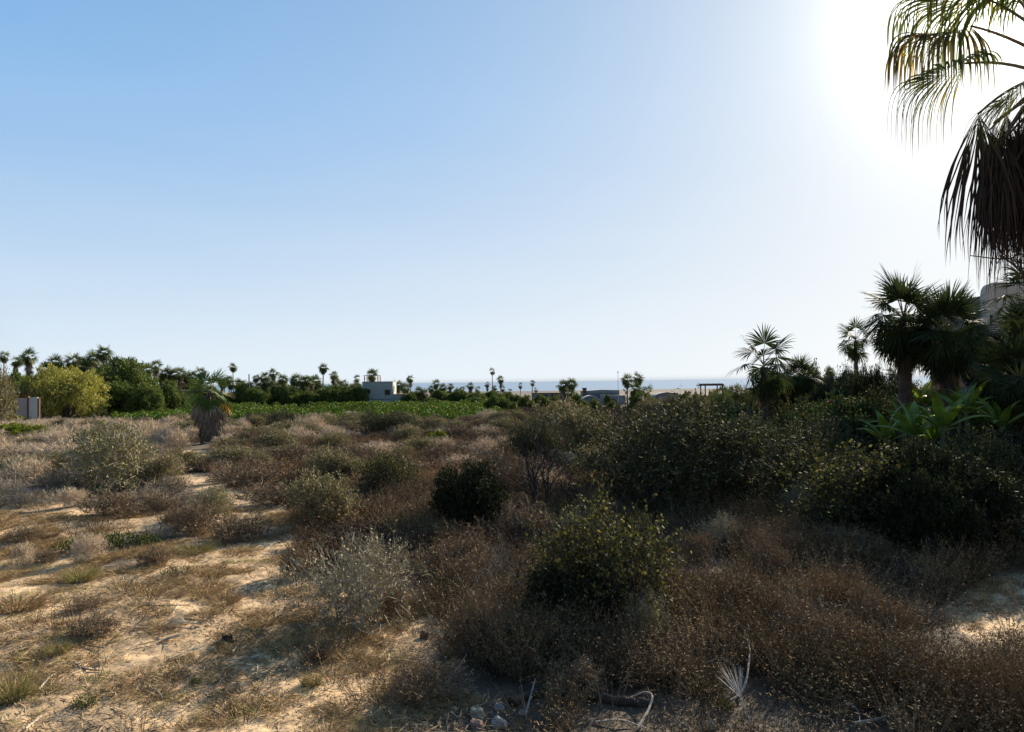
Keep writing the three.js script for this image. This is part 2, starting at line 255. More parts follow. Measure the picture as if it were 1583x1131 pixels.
function placeShrub(key, k, name, label, cat, px, baseY, topY, wpx, group, D) {
  D = D ?? depthAt(px, baseY); const p = gd(px, D), list = protos[key], pr = list[k % list.length];
  const h = Math.max(0.25, topH(px, topY, D) - p.y), w = M(wpx, D);
  p.y -= 0.03; return copyOf(pr.o, name, label, cat, p, (k * 2.399) % 6.283, [w / pr.w, h / pr.h, w / pr.w], group);
}

/* one fan leaf of a palm, growing towards +x; gravity bends it, so that it may be turned about y only */
function fanLeaf(seed, o) {
  const r = RNG(seed), blade = new MB(), stalk = new MB();
  let d = V(Math.cos(o.elev), Math.sin(o.elev), 0), p = V(0, 0, 0); const pp = [p], rr = [o.pet * 0.022 + 0.012]; const ns = o.petSteps ?? 5;
  for (let i = 0; i < ns; i++) { d = d.clone().add(V(0, -(o.sag ?? 0.12) / ns * 2, 0)).normalize(); p = p.clone().addScaledVector(d, o.pet / ns); pp.push(p); rr.push((o.pet * 0.022 + 0.012) * (1 - 0.6 * (i + 1) / ns)); }
  stalk.tube(pp, rr, o.lod > 1 ? 5 : 3, o.stalk ?? [0.16, 0.17, 0.05]);
  const a = d.clone().applyAxisAngle(V(0, 0, 1), -(o.tilt ?? 0)), side = V(0, 0, 1).applyAxisAngle(a, (o.roll ?? 0) * (r() - 0.5) * 2), nrm = side.clone().cross(a).normalize(), dt = 2 * o.span / o.n;
  for (let k = 0; k < o.n; k++) {
    const th = -o.span + dt * (k + 0.5) + (r() - 0.5) * dt * 0.25, L = o.blade * (0.72 + 0.28 * Math.cos(th * 0.75)) * (0.88 + 0.24 * r());
    let dir = a.clone().multiplyScalar(Math.cos(th)).addScaledVector(side, Math.sin(th)).addScaledVector(nrm, -(o.fold ?? 0.25) * Math.abs(Math.sin(th)) + (o.cup ?? 0.1)).normalize();
    const w0 = o.blade * (o.split ?? 0.45) * dt * 1.06, steps = o.steps; let q = p.clone(); const tone = jit(r, o.color, 0.28), broken = r() < (o.broken ?? 0);
    let pl = null, pr = null, pm = null;
    for (let s = 0; s <= steps; s++) {
      const t = s / steps; const w = w0 * (t < (o.split ?? 0.45) ? t / (o.split ?? 0.45) : Math.pow(1 - (t - (o.split ?? 0.45)) / (1 - (o.split ?? 0.45)), 0.8)) * 0.98;
      const wv = nrm.clone().cross(dir).normalize().multiplyScalar(w / 2), m = q.clone(); if (o.lod > 1) m.addScaledVector(nrm, w * 0.28);
      const l = q.clone().add(wv), rt = q.clone().sub(wv), tip = o.tip && t > 0.6 ? o.tip : tone;
      if (s > 0) { if (o.lod > 1) { blade.quad(pl, pm, m, l, tip); blade.quad(pm, pr, rt, m, tip); } else blade.quad(pl, pr, rt, l, tip); }
      pl = l; pr = rt; pm = m;
      const bend = Math.max(0, t - (o.bendFrom ?? 0.35)) * o.droop * (broken ? 3 : 1) * (0.7 + 0.6 * r());
      dir = dir.clone().add(V(0, -bend * 4 / steps, 0)).addScaledVector(rndDir(r), 0.05).normalize();
      q = q.clone().addScaledVector(dir, L / steps);
    }
  }
  return { blade, stalk };
}
const GREEN = [0.046, 0.066, 0.022], DEAD = [0.185, 0.135, 0.095];
/* a palm whose leaves are parts: trunk, frond (> petiole), dead_frond */
function bigPalm(seed, P) {
  const r = RNG(seed), o = new THREE.Group(), variants = [];
  const trunk = new MB(), pts = [], rad = []; const TN = P.trunkSteps ?? 26;
  for (let i = 0; i <= TN; i++) { const t = i / TN; pts.push(V(Math.sin(t * 2) * 0.08 * P.H * (P.lean ?? 0), t * P.H, 0)); rad.push(P.R * (1.25 - 0.35 * t + 0.35 * Math.exp(-t * 14)) * (i % 2 ? 1.05 : 0.95)); }
  trunk.tube(pts, rad, 9, P.bark ?? [0.11, 0.085, 0.065]);
  for (let i = 0; i < (P.boots ?? 0); i++) { const y = P.H * (0.35 + 0.65 * i / P.boots), a = i * 2.4, e = V(Math.cos(a), 0, Math.sin(a)), b = V(Math.sin(y / P.H * 2) * 0.08 * P.H * (P.lean ?? 0), y, 0).addScaledVector(e, P.R * 0.8); trunk.leaf(b, e.clone().multiplyScalar(0.5).add(V(0, 1, 0)).normalize(), V(-Math.sin(a), 0, Math.cos(a)), P.R * 1.6, P.R * 0.9, jit(r, [0.14, 0.105, 0.075], 0.3)); }
  mesh('trunk', trunk.geo(), woodM, o);
  const top = pts[TN].clone();
  const make = (dead, f, i, n) => {
    const el = dead ? mix(-0.75, -1.35, r()) : mix(1.4, -0.85, Math.pow(f, 0.9)) + (r() - 0.5) * 0.3;
    const g = fanLeaf(seed * 100 + i + (dead ? 500 : 0), { elev: el, pet: P.pet * (dead ? 0.7 : mix(0.75, 1.1, r())), blade: P.blade * (dead ? 0.9 : mix(0.85, 1.1, r())), n: P.n, steps: P.steps, lod: P.lod, span: dead ? 0.8 : P.span ?? 2.0, roll: dead ? 0.5 : 0.6, tilt: dead ? 0 : mix(0.1, 0.95, Math.min(1, f * 1.3)) + (r() - 0.5) * 0.3, droop: dead ? 0.8 : P.droop * (0.6 + f), fold: dead ? 0.7 : 0.25, sag: dead ? 0.5 : mix(0.05, 0.5, f), color: dead ? DEAD : (f > 0.85 && r() < 0.3 ? [0.2, 0.17, 0.04] : P.green ?? GREEN), stalk: dead ? [0.13, 0.095, 0.06] : [0.17, 0.17, 0.05] });
    const m = mesh(dead ? 'dead_frond' : 'frond', g.blade.geo(), dead ? deadM : palmM, o); mesh('petiole', g.stalk.geo(), woodM, m);
    m.position.copy(top).add(V(0, (dead ? -0.25 - r() * (P.skirt ?? 0.4) : (0.5 - f) * 0.35) * P.pet, 0)); m.rotation.y = i * 2.39996 + r() * 0.4;
  };
  for (let i = 0; i < P.live; i++) make(false, (i + 0.5) / P.live, i, P.live);
  for (let i = 0; i < P.dead; i++) make(true, (i + 0.5) / P.dead, i, P.dead);
  return { o, H: P.H, W: 2 * (P.pet + P.blade) * 0.92 };
}
/* a palm seen from afar: trunk, crown, skirt */
function farPalm(seed, P) {
  const r = RNG(seed), o = new THREE.Group(), trunk = new MB(), crown = new MB(), skirt = new MB();
  trunk.tube([V(0, 0, 0), V(0, 0.5, 0), V(0, 1, 0)], [0.21, 0.15, 0.13], 7, [0.20, 0.165, 0.135]);
  const add = (to, g, y, a, k) => { const gg = new THREE.Matrix4().makeRotationY(a).setPosition(0, y, 0), v = V(); for (const b of [g.blade, g.stalk]) for (let i = 0; i < b.p.length; i += 3) { v.fromArray(b.p, i).applyMatrix4(gg); to.p.push(v.x, v.y, v.z); to.c.push(b.c[i], b.c[i + 1], b.c[i + 2]); } };
  for (let i = 0; i < P.live; i++) { const f = (i + 0.5 * r() + 0.25) / P.live; add(crown, fanLeaf(seed * 77 + i, { elev: mix(1.4, -0.9, f) + (r() - 0.5) * 0.3, pet: 0.4 + 0.4 * r(), blade: 0.95 + 0.35 * r(), petSteps: 2, n: 13, steps: 3, lod: 1, span: 1.7, roll: 0.7, tilt: mix(0.1, 1.0, Math.min(1, f * 1.4)), split: 0.5, droop: 0.3 + 0.5 * f, sag: 0.1 + 0.3 * f, color: jit(r, f > 0.75 && r() < 0.5 ? [0.26, 0.21, 0.09] : P.green ?? [0.11, 0.14, 0.05], 0.2), cup: 0.1 }), 0, i * 2.4 + r() * 0.5); }
  for (let i = 0; i < P.dead; i++) { const f = i / Math.max(1, P.dead - 1); add(skirt, fanLeaf(seed * 99 + i, { elev: -0.7 - 0.75 * r(), pet: (0.75 - 0.25 * f) * (0.4 + 0.6 * r()), blade: 0.95, roll: 0.8, petSteps: 2, n: 8, steps: 3, lod: 1, span: 0.9, droop: 0.7, fold: 0.5, sag: 0.4, color: jit(r, [0.30, 0.22, 0.15], 0.3) }), 0.25 - f * P.skirt, i * 2.4 + r()); }
  mesh('trunk', trunk.geo(), woodM, o); mesh('crown', crown.geo(), palmM, o); if (P.dead) mesh('skirt', skirt.geo(), dryM, o);
  return { o };
}
const farProtos = { bare: [1, 2, 11].map((s) => farPalm(s, { live: 24, dead: 18, skirt: 0.8 })), skirt: [3, 4, 12].map((s) => farPalm(s, { live: 20, dead: 34, skirt: 1.9 })), full: [5, 6, 13].map((s) => farPalm(s, { live: 26, dead: 46, skirt: 2.8 })), sparse: [7, 14].map((s) => farPalm(s, { live: 12, dead: 0, skirt: 0 })) };
let palmCount = 0;
function placeFarPalm(kind, px, cy, cw, D, label, group) { // cy: crown's middle, cw: crown width, both in pixels
  const list = farProtos[kind], pr = list[palmCount % list.length], p = gd(px, D), H = topH(px, cy, D) - p.y, s = M(cw, D) / 3.0;
  const o = copyOf(pr.o, 'fan_palm', label, 'palm tree', p, palmCount * 1.7, [1, 1, 1], group); palmCount++; o.userData.category = 'palm tree';
  const q = hash(palmCount, 5) - 0.5; o.rotation.z = q * 0.07; o.rotation.x = (hash(palmCount, 9) - 0.5) * 0.07; for (const c of o.children) { if (c.name === 'trunk') c.scale.set(s * (0.75 + 0.5 * hash(palmCount, 3)), H, s * 0.9); else { c.scale.setScalar(s); c.position.y = H; } }
  return o;
}

// ------------------------------------------------------------------ buildings beyond the field and by the beach
function box(name, w, h, d, m, parent, x, y, z, b = 0) { const o = mesh(name, b ? new RoundedBoxGeometry(w, h, d, 2, b) : new THREE.BoxGeometry(w, h, d), m, parent); o.position.set(x, y, z); return o; }
function plaster(seed, c, amt = 0.16) { // wall paint with blotches and a coarse grain
  const n = 256, d = new Uint8Array(n * n * 4);
  for (let j = 0; j < n; j++) for (let i = 0; i < n; i++) { const k = 1 - amt * 2 * Math.abs(fbm(i / 34 + seed * 9, j / 34, 5) - 0.45) - 0.10 * hash(i + seed, j), o = (j * n + i) * 4; for (let q = 0; q < 3; q++) d[o + q] = 255 * clamp(c[q] * k); d[o + 3] = 255; }
  const t = new THREE.DataTexture(d, n, n); t.wrapS = t.wrapT = THREE.RepeatWrapping; t.magFilter = THREE.LinearFilter; t.needsUpdate = true;
  return new THREE.MeshStandardMaterial({ map: t, roughness: 0.92 });
}
const dark = flat(0.02, 0.022, 0.025, { roughness: 0.3 }), rust = flat(0.16, 0.075, 0.055), brick = flat(0.22, 0.10, 0.07), timber = flat(0.10, 0.065, 0.045), white = plaster(3, [0.72, 0.69, 0.64]), teal = plaster(4, [0.46, 0.50, 0.475]), adobe = plaster(5, [0.36, 0.26, 0.13]), slate = plaster(6, [0.25, 0.28, 0.31]), stucco = plaster(8, [0.27, 0.24, 0.21]);
function wallWithHoles(w, h, t, holes, m) { // front face at z = 0
  const s = new THREE.Shape([new THREE.Vector2(-w / 2, 0), new THREE.Vector2(w / 2, 0), new THREE.Vector2(w / 2, h), new THREE.Vector2(-w / 2, h)]);
  for (const [x, y, a, b] of holes) s.holes.push(new THREE.Path([new THREE.Vector2(x - a / 2, y - b / 2), new THREE.Vector2(x - a / 2, y + b / 2), new THREE.Vector2(x + a / 2, y + b / 2), new THREE.Vector2(x + a / 2, y - b / 2)]));
  const g = new THREE.ExtrudeGeometry(s, { depth: t, bevelEnabled: false }); g.translate(0, 0, -t);
  const uv = g.attributes.uv; for (let i = 0; i < uv.count; i++) uv.setXY(i, uv.getX(i) / 6, uv.getY(i) / 6); return g;
}
{ // teal block with two barred windows
  const D = 170, p = gd(583.5, D), w = M(47, D), h = topH(583.5, 590.3, D) - p.y, t = thing('plastered_house', 'pale teal flat roofed house with two barred windows behind the green field', 'house', p, 0.02);
  const q = (px, py) => [M(px - 583.5, D), topH(px, py, D) - p.y];
  const w1 = q(568.6, 605), w2 = q(598.7, 606.2), vents = []; for (let i = 0; i < 6; i++) vents.push(q(564 + i * 3.35, 617)); for (let i = 0; i < 6; i++) vents.push(q(585 + i * 3.65, 617.3));
  mesh('front_wall', wallWithHoles(w, h, 0.3, [[...w1, M(6.2, D), M(5.4, D)], [...w2, M(7.2, D), M(6.8, D)], ...vents.map((v) => [...v, 0.24, 0.27])], teal), teal, t);
  for (const s of [-1, 1]) box('side_wall', 0.3, h - 0.004, 5.7, teal, t, s * (w / 2 - 0.152), h / 2, -0.3 - 2.85);
  box('back_wall', w - 0.62, h, 0.3, teal, t, 0, h / 2, -5.8); box('roof', w - 0.62, 0.2, 5.3, stucco, t, 0, h - 0.35, -2.98);
  box('coping', w + 0.1, 0.12, 0.4, stucco, t, 0, h + 0.062, -0.15);
  for (const [c, a, b, n] of [[w1, M(6.2, D), M(5.4, D), 2], [w2, M(7.2, D), M(6.8, D), 4]]) {
    const f = mesh('window', wallWithHoles(a + 0.22, b + 0.22, 0.12, [[0, (b + 0.22) / 2, a - 0.08, b - 0.08]]), rust, t); f.position.set(c[0], c[1] - b / 2 - 0.11, 0.035);
    box('pane', a, b, 0.04, dark, f, 0, b / 2 + 0.11, -0.2);
    for (let i = 1; i <= n; i++) box('bar', 0.06, b, 0.05, rust, f, -a / 2 + a * i / (n + 1), b / 2 + 0.11, -0.03);
  }
  box('dark_backing', w - 0.8, h - 0.9, 0.1, dark, t, 0, (h - 0.9) / 2, -0.9);  // dark panel standing for the unlit inside behind vents and windows
  const eh = topH(615, 610, D) - p.y, ew = M(18.5, D); box('side_wing', ew, eh, 4, teal, t, w / 2 + ew / 2, eh / 2, -2.6); box('wing_coping', ew + 0.06, 0.16, 4.1, adobe, t, w / 2 + ew / 2 + 0.03, eh + 0.08, -2.6);
  const pg = thing('roof_pergola', 'pinkish post and beam pergola on the teal house roof', 'pergola', V(p.x, p.y + h - 0.25, p.z)), y1 = topH(570, 581.3, D) - p.y - h + 0.25;
  const pink = plaster(9, [0.62, 0.50, 0.45]);
  for (const x of [M(561.7 - 583.5, D), M(582.3 - 583.5, D)]) for (const z of [-1, -4]) box('post', 0.26, y1, 0.26, pink, pg, x + 0.1, y1 / 2, z);
  for (const z of [-1, -4]) box('beam', M(23.5, D), 0.16, 0.3, pink, pg, M(572.3 - 583.5, D), y1 + 0.14, z);
}
function simpleHouse(name, label, cat, px0, px1, py, D, deep, m, roofM, turn = 0) {
  const c = (px0 + px1) / 2, p = gd(c, D), w = M(px1 - px0, D), h = topH(c, py, D) - p.y, t = thing(name, label, cat, p, turn);
  box('wall', w, h, deep, m, t, 0, h / 2, -deep / 2); box('coping', w + 0.16, 0.2, deep + 0.16, roofM, t, 0, h + 0.1, -deep / 2); return { t, w, h };
}
{ const { t, w, h } = simpleHouse('brick_house', 'long low brown house among palms behind the green field', 'house', 440, 496, 616.5, 178, 6, brick, timber, 0.26); for (const x of [-0.3, 0.05, 0.36]) { box('window', 1.0, 0.9, 0.1, timber, t, x * w, h * 0.55, 0.02); } box('door', 0.95, 1.9, 0.1, timber, t, -0.12 * w, 0.95, 0.02); }
{ const { t, h } = simpleHouse('pink_shed', 'small pink walled shed at the palm belt foot', 'shed', 409, 424, 612.5, 175, 3, plaster(10, [0.5, 0.3, 0.24]), brick, 0.3); box('door', 0.8, 1.7, 0.08, timber, t, 0.2, 0.85, 0.02); }
{ const { t, w, h } = simpleHouse('adobe_house', 'ochre adobe house partly hidden by the shaggy palm', 'house', 281, 299, 604, 152, 3, adobe, plaster(12, [0.5, 0.4, 0.26]), 0.42); box('window', 0.8, 0.8, 0.1, timber, t, -w * 0.3, h * 0.6, 0.02); }
simpleHouse('garden_wall', 'low pale wall at the far edge of the crops', 'wall', 262, 296, 631.6, 142, 0.3, white, white);
{ // carport and gate posts under the acacia
  const D = 105, t = thing('boundary_wall', 'white boundary wall with a red brown post below the acacia', 'wall', gd(44, D));
  const h = topH(44, 613, D), X = (px) => M(px - 44, D), pinkish = plaster(13, [0.60, 0.48, 0.42]);
  box('wall_panel', X(43.6) - X(26), h * 0.97, 0.25, pinkish, t, (X(43.6) + X(26)) / 2, h * 0.485, 0); box('post', M(2, D), h + 0.15, 0.4, rust, t, X(44.7), h / 2 + 0.08, 0.05);
  box('wall_panel', X(59) - X(45.8), h, 0.25, white, t, (X(59) + X(45.8)) / 2, h / 2, 0.02); box('gate_post', M(2, D), h * 0.97, 0.3, timber, t, X(60.6), h * 0.485, 0);
  const c = thing('carport', 'dark timber carport roof above the white boundary wall', 'carport', gd(26, D + 5)); const y = topH(30, 611, D), xw = M(52, D + 3);
  box('roof', xw, 0.22, 4, timber, c, 0, y + 0.35, -1); for (const x of [-0.46, 0.46]) for (const z of [0.6, -2.6]) box('post', 0.18, y + 0.25, 0.18, timber, c, x * xw, (y + 0.25) / 2, z);
  for (let i = 0; i < 7; i++) box('rafter', 0.12, 0.18, 4.3, timber, c, (i / 6 - 0.5) * xw * 0.95, y + 0.55, -1);
}
{ // grey vaulted beach house
  const D = 150, cx = 928, p = gd(cx, D), t = thing('vaulted_house', 'grey blue beach house with a low vault and flat wavy roof', 'house', p), X = (px) => M(px - cx, D), Y = (px, py) => topH(px, py, D) - p.y;
  const prof = (pts, deep, m, name, z) => { const s = new THREE.Shape(pts.map(([a, b]) => new THREE.Vector2(X(a), b))), g = new THREE.ExtrudeGeometry(s, { depth: deep, bevelEnabled: false }); g.translate(0, 0, z - deep); const uv = g.attributes.uv; for (let i = 0; i < uv.count; i++) uv.setXY(i, uv.getX(i) / 6, uv.getY(i) / 6); return mesh(name, g, m, t); };
  prof([[903, 0], [960, 0], [960, Y(960, 603)], [945, Y(945, 602.6)], [930, Y(930, 602.4)], [917, Y(917, 603.4)], [903, Y(903, 604.4)]], 6, slate, 'main_wall', -3);
  prof([[902, Y(902, 608.6)], [961, Y(961, 608.2)], [961, Y(961, 607.4)], [945, Y(945, 607.6)], [902, Y(902, 608)]], 0.5, stucco, 'ledge', -2.7);
  const arc = []; for (let i = 0; i <= 14; i++) { const a = i / 14; arc.push([894 + 34 * a, Y(910, 620.5) + (Y(910, 612.4) - Y(910, 620.5)) * Math.sin(a * Math.PI)]); }
  prof([[894, 0], ...arc.slice(0), [928, 0]], 3.2, slate, 'vault', 0.6);
  prof([...arc.map(([a, b]) => [a, b + 0.02]), ...arc.slice().reverse().map(([a, b]) => [a, b + 0.22])], 3.6, white, 'vault_rim', 0.8);
  prof([[928, 0], [966, 0], [966, Y(960, 611)], [928, Y(928, 610)]], 2.6, slate, 'front_wall', -0.1);
  const win = []; for (let i = 0; i <= 8; i++) win.push([937 + 15 * i / 8, Y(944, 618) + 0.3 * Math.sin(i / 8 * Math.PI)]); prof([[937, Y(944, 619.5)], ...win, [952, Y(952, 619.5)]], 0.2, dark, 'window', 0.02);
  box('chimney', M(5.6, D), Y(905, 600.8), 1, rust, t, X(905.5), Y(905, 600.8) / 2, -3.4); box('chimney_cap', M(6.6, D), 0.18, 1.2, timber, t, X(905.5), Y(905, 600.8) + 0.09, -3.4);
  const wp = gd(982, 140); const ww = thing('courtyard_wall', 'short whitish courtyard wall beside the beach house palms', 'wall', wp); const wh = topH(982, 616.3, 140) - wp.y; box('wall_panel', M(19, 140), wh, 0.3, white, ww, 0, wh / 2, 0); box('coping', M(19.6, 140), 0.1, 0.4, stucco, ww, 0, wh + 0.05, 0);
  const cp = gd(1030, 135), cw = thing('curved_house', 'grey house end with a quarter round roofline before the beach', 'house', cp); const yy = (py) => topH(1030, py, 135) - cp.y, pts = []; for (let i = 0; i <= 10; i++) { const a = i / 10 * Math.PI / 2; pts.push(new THREE.Vector2(M(1012 - 1030 + 22 * (1 - Math.cos(a)), 135), yy(613.2) + (yy(606.6) - yy(613.2)) * Math.sin(a))); }
  const g = new THREE.ExtrudeGeometry(new THREE.Shape([new THREE.Vector2(M(-18, 135), 0), ...pts, new THREE.Vector2(M(17.5, 135), yy(607)), new THREE.Vector2(M(17.5, 135), 0)]), { depth: 5, bevelEnabled: false }); g.translate(0, 0, -5); mesh('wall', g, plaster(14, [0.27, 0.28, 0.30]), cw); mesh('roof_edge', new THREE.TubeGeometry(new THREE.CatmullRomCurve3(pts.map((q) => V(q.x, q.y, 0))), 14, 0.07, 5), stucco, cw);
  const pgp = gd(1097, 130), pg = thing('beach_pergola', 'dark open pergola standing against the sea', 'pergola', pgp), py = topH(1097, 596, 130) - pgp.y;
  for (const x of [1082.5, 1089.5, 1108, 1116]) box('post', M(1.5, 130), py, 0.2, timber, pg, M(x - 1097, 130), py / 2, 0); box('beam', M(37, 130), 0.28, 0.4, timber, pg, M(1099 - 1097, 130), py + 0.14, 0); box('beam', M(37, 130), 0.2, 0.4, timber, pg, M(1099 - 1097, 130), py + 0.08, -1.8);
  for (let i = 0; i < 8; i++) box('slat', 0.12, 0.1, 2.6, timber, pg, M(1083 + i * 4.6 - 1097, 130), py + 0.335, -0.8);
  const lo = simpleHouse('beach_house', 'low earth coloured house below the sea line among palms', 'house', 822, 873, 608, 190, 6, plaster(15, [0.33, 0.28, 0.25]), timber); box('door', 1.6, 1.9, 0.1, rust, lo.t, lo.w * 0.18, 0.95, 0.02); box('window', 1.4, 1, 0.1, dark, lo.t, -lo.w * 0.12, lo.h * 0.6, 0.02); box('tiled_awning', 2.6, 0.12, 1.2, brick, lo.t, lo.w * 0.3, lo.h * 0.62, 0.6);
  const ap = gd(955, 148), an = thing('antenna_pole', 'thin antenna pole rising from the beach house roof', 'antenna', ap), ah = topH(955, 575, 148) - ap.y; mesh('pole', new THREE.CylinderGeometry(0.035, 0.05, ah, 6), flat(0.4, 0.4, 0.42), an).position.y = ah / 2; mesh('aerial', new THREE.SphereGeometry(0.14, 8, 6), flat(0.4, 0.4, 0.42), an).position.y = ah;
}
{ // villa among the palms
  const D = 47, cx = 1560, p = gd(cx, D), t = thing('stucco_villa', 'grey stucco villa with a round cornered tower behind the palms', 'house', p), X = (px) => M(px - cx, D), Y = (py) => topH(cx, py, D) - p.y;
  const s = new THREE.Shape(), x0 = X(1524), x1 = X(1640), y1 = Y(437), R = 0.75; s.moveTo(x0, 0); s.lineTo(x0, y1 - R); s.quadraticCurveTo(x0, y1, x0 + R, y1); s.lineTo(x1, y1); s.lineTo(x1, 0); s.closePath();
  const win = (a, b, c, d) => { s.holes.push(new THREE.Path([new THREE.Vector2(X(a), Y(d)), new THREE.Vector2(X(a), Y(b)), new THREE.Vector2(X(c), Y(b)), new THREE.Vector2(X(c), Y(d))])); };
  win(1531, 486, 1536, 501);
  const g = new THREE.ExtrudeGeometry(s, { depth: 0.35, bevelEnabled: true, bevelSize: 0.04, bevelThickness: 0.04, bevelSegments: 2 }); g.translate(0, 0, -0.35); const uv = g.attributes.uv; for (let i = 0; i < uv.count; i++) uv.setXY(i, uv.getX(i) / 6, uv.getY(i) / 6);
  mesh('tower_wall', g, plaster(18, [0.74, 0.64, 0.53]), t); box('window', M(5, D), M(15, D), 0.06, dark, t, X(1533.5), Y(493.5), -0.28); box('side_wall', 0.3, y1 - R - 0.1, 6, stucco, t, x0 + 0.2, (y1 - R - 0.1) / 2, -3.4); box('roof', x1 - x0 - 0.6, 0.25, 6, stucco, t, (x0 + x1) / 2 + 0.2, y1 - 0.8, -3.4);
  const lw = X(1640) - X(1478), lh = Y(536), gl = wallWithHoles(lw, lh, 0.3, [[X(1519.5) - (X(1478) + X(1640)) / 2, Y(575.5), M(11, D), M(13, D)], [X(1562) - (X(1478) + X(1640)) / 2, Y(578), M(12, D), M(12, D)], [X(1518) - (X(1478) + X(1640)) / 2, Y(605), M(15, D), M(14, D)]], slate);
  const l = mesh('lower_wall', gl, plaster(16, [0.2, 0.22, 0.21]), t); l.position.set((X(1478) + X(1640)) / 2, 0, 1.8); box('lower_roof', lw, 0.25, 1.7, stucco, t, (X(1478) + X(1640)) / 2, lh - 0.2, 0.62); for (const [a, b, c] of [[1519.5, 575.5, 13], [1562, 578, 12], [1518, 605, 15]]) box('window', M(c, D), M(15, D), 0.06, dark, t, X(a), Y(b), 1.5); box('side_wall', 0.3, lh - 0.35, 1.4, slate, t, X(1478) + 0.16, (lh - 0.35) / 2, 0.78);
  const aw = thing('blue_awning', 'blue cloth awning on the villa front', 'awning', V(p.x + X(1572), p.y + Y(562), p.z + 2.3)); const bl = flat(0.012, 0.06, 0.22, { side: THREE.DoubleSide }); const ag = new THREE.PlaneGeometry(M(44, D), 1.0, 12, 4); const ap = ag.attributes.position; for (let i = 0; i < ap.count; i++) ap.setZ(i, -ap.getY(i) * 0.7 + 0.05 * Math.sin(ap.getX(i) * 7)); ag.computeVertexNormals(); mesh('cloth', ag, bl, aw).position.y = 0.2; mesh('valance', new THREE.BoxGeometry(M(44, D), 0.2, 0.03), flat(0.02, 0.10, 0.35), aw).position.set(0, -0.4, 0.36);
  for (const s2 of [-1, 1]) box('bracket', 0.04, 0.04, 0.9, timber, aw, s2 * M(20, D), -0.1, -0.1);
}
{ const p = gd(385, 165), t = thing('utility_pole', 'bare dark pole standing among the skirted palms', 'pole', p), h = topH(385, 579, 165) - p.y; mesh('shaft', new THREE.CylinderGeometry(0.12, 0.19, h, 7), flat(0.12, 0.10, 0.09), t).position.y = h / 2; mesh('cap', new THREE.CylinderGeometry(0.05, 0.13, 0.2, 7), flat(0.12, 0.10, 0.09), t).position.y = h + 0.1; }

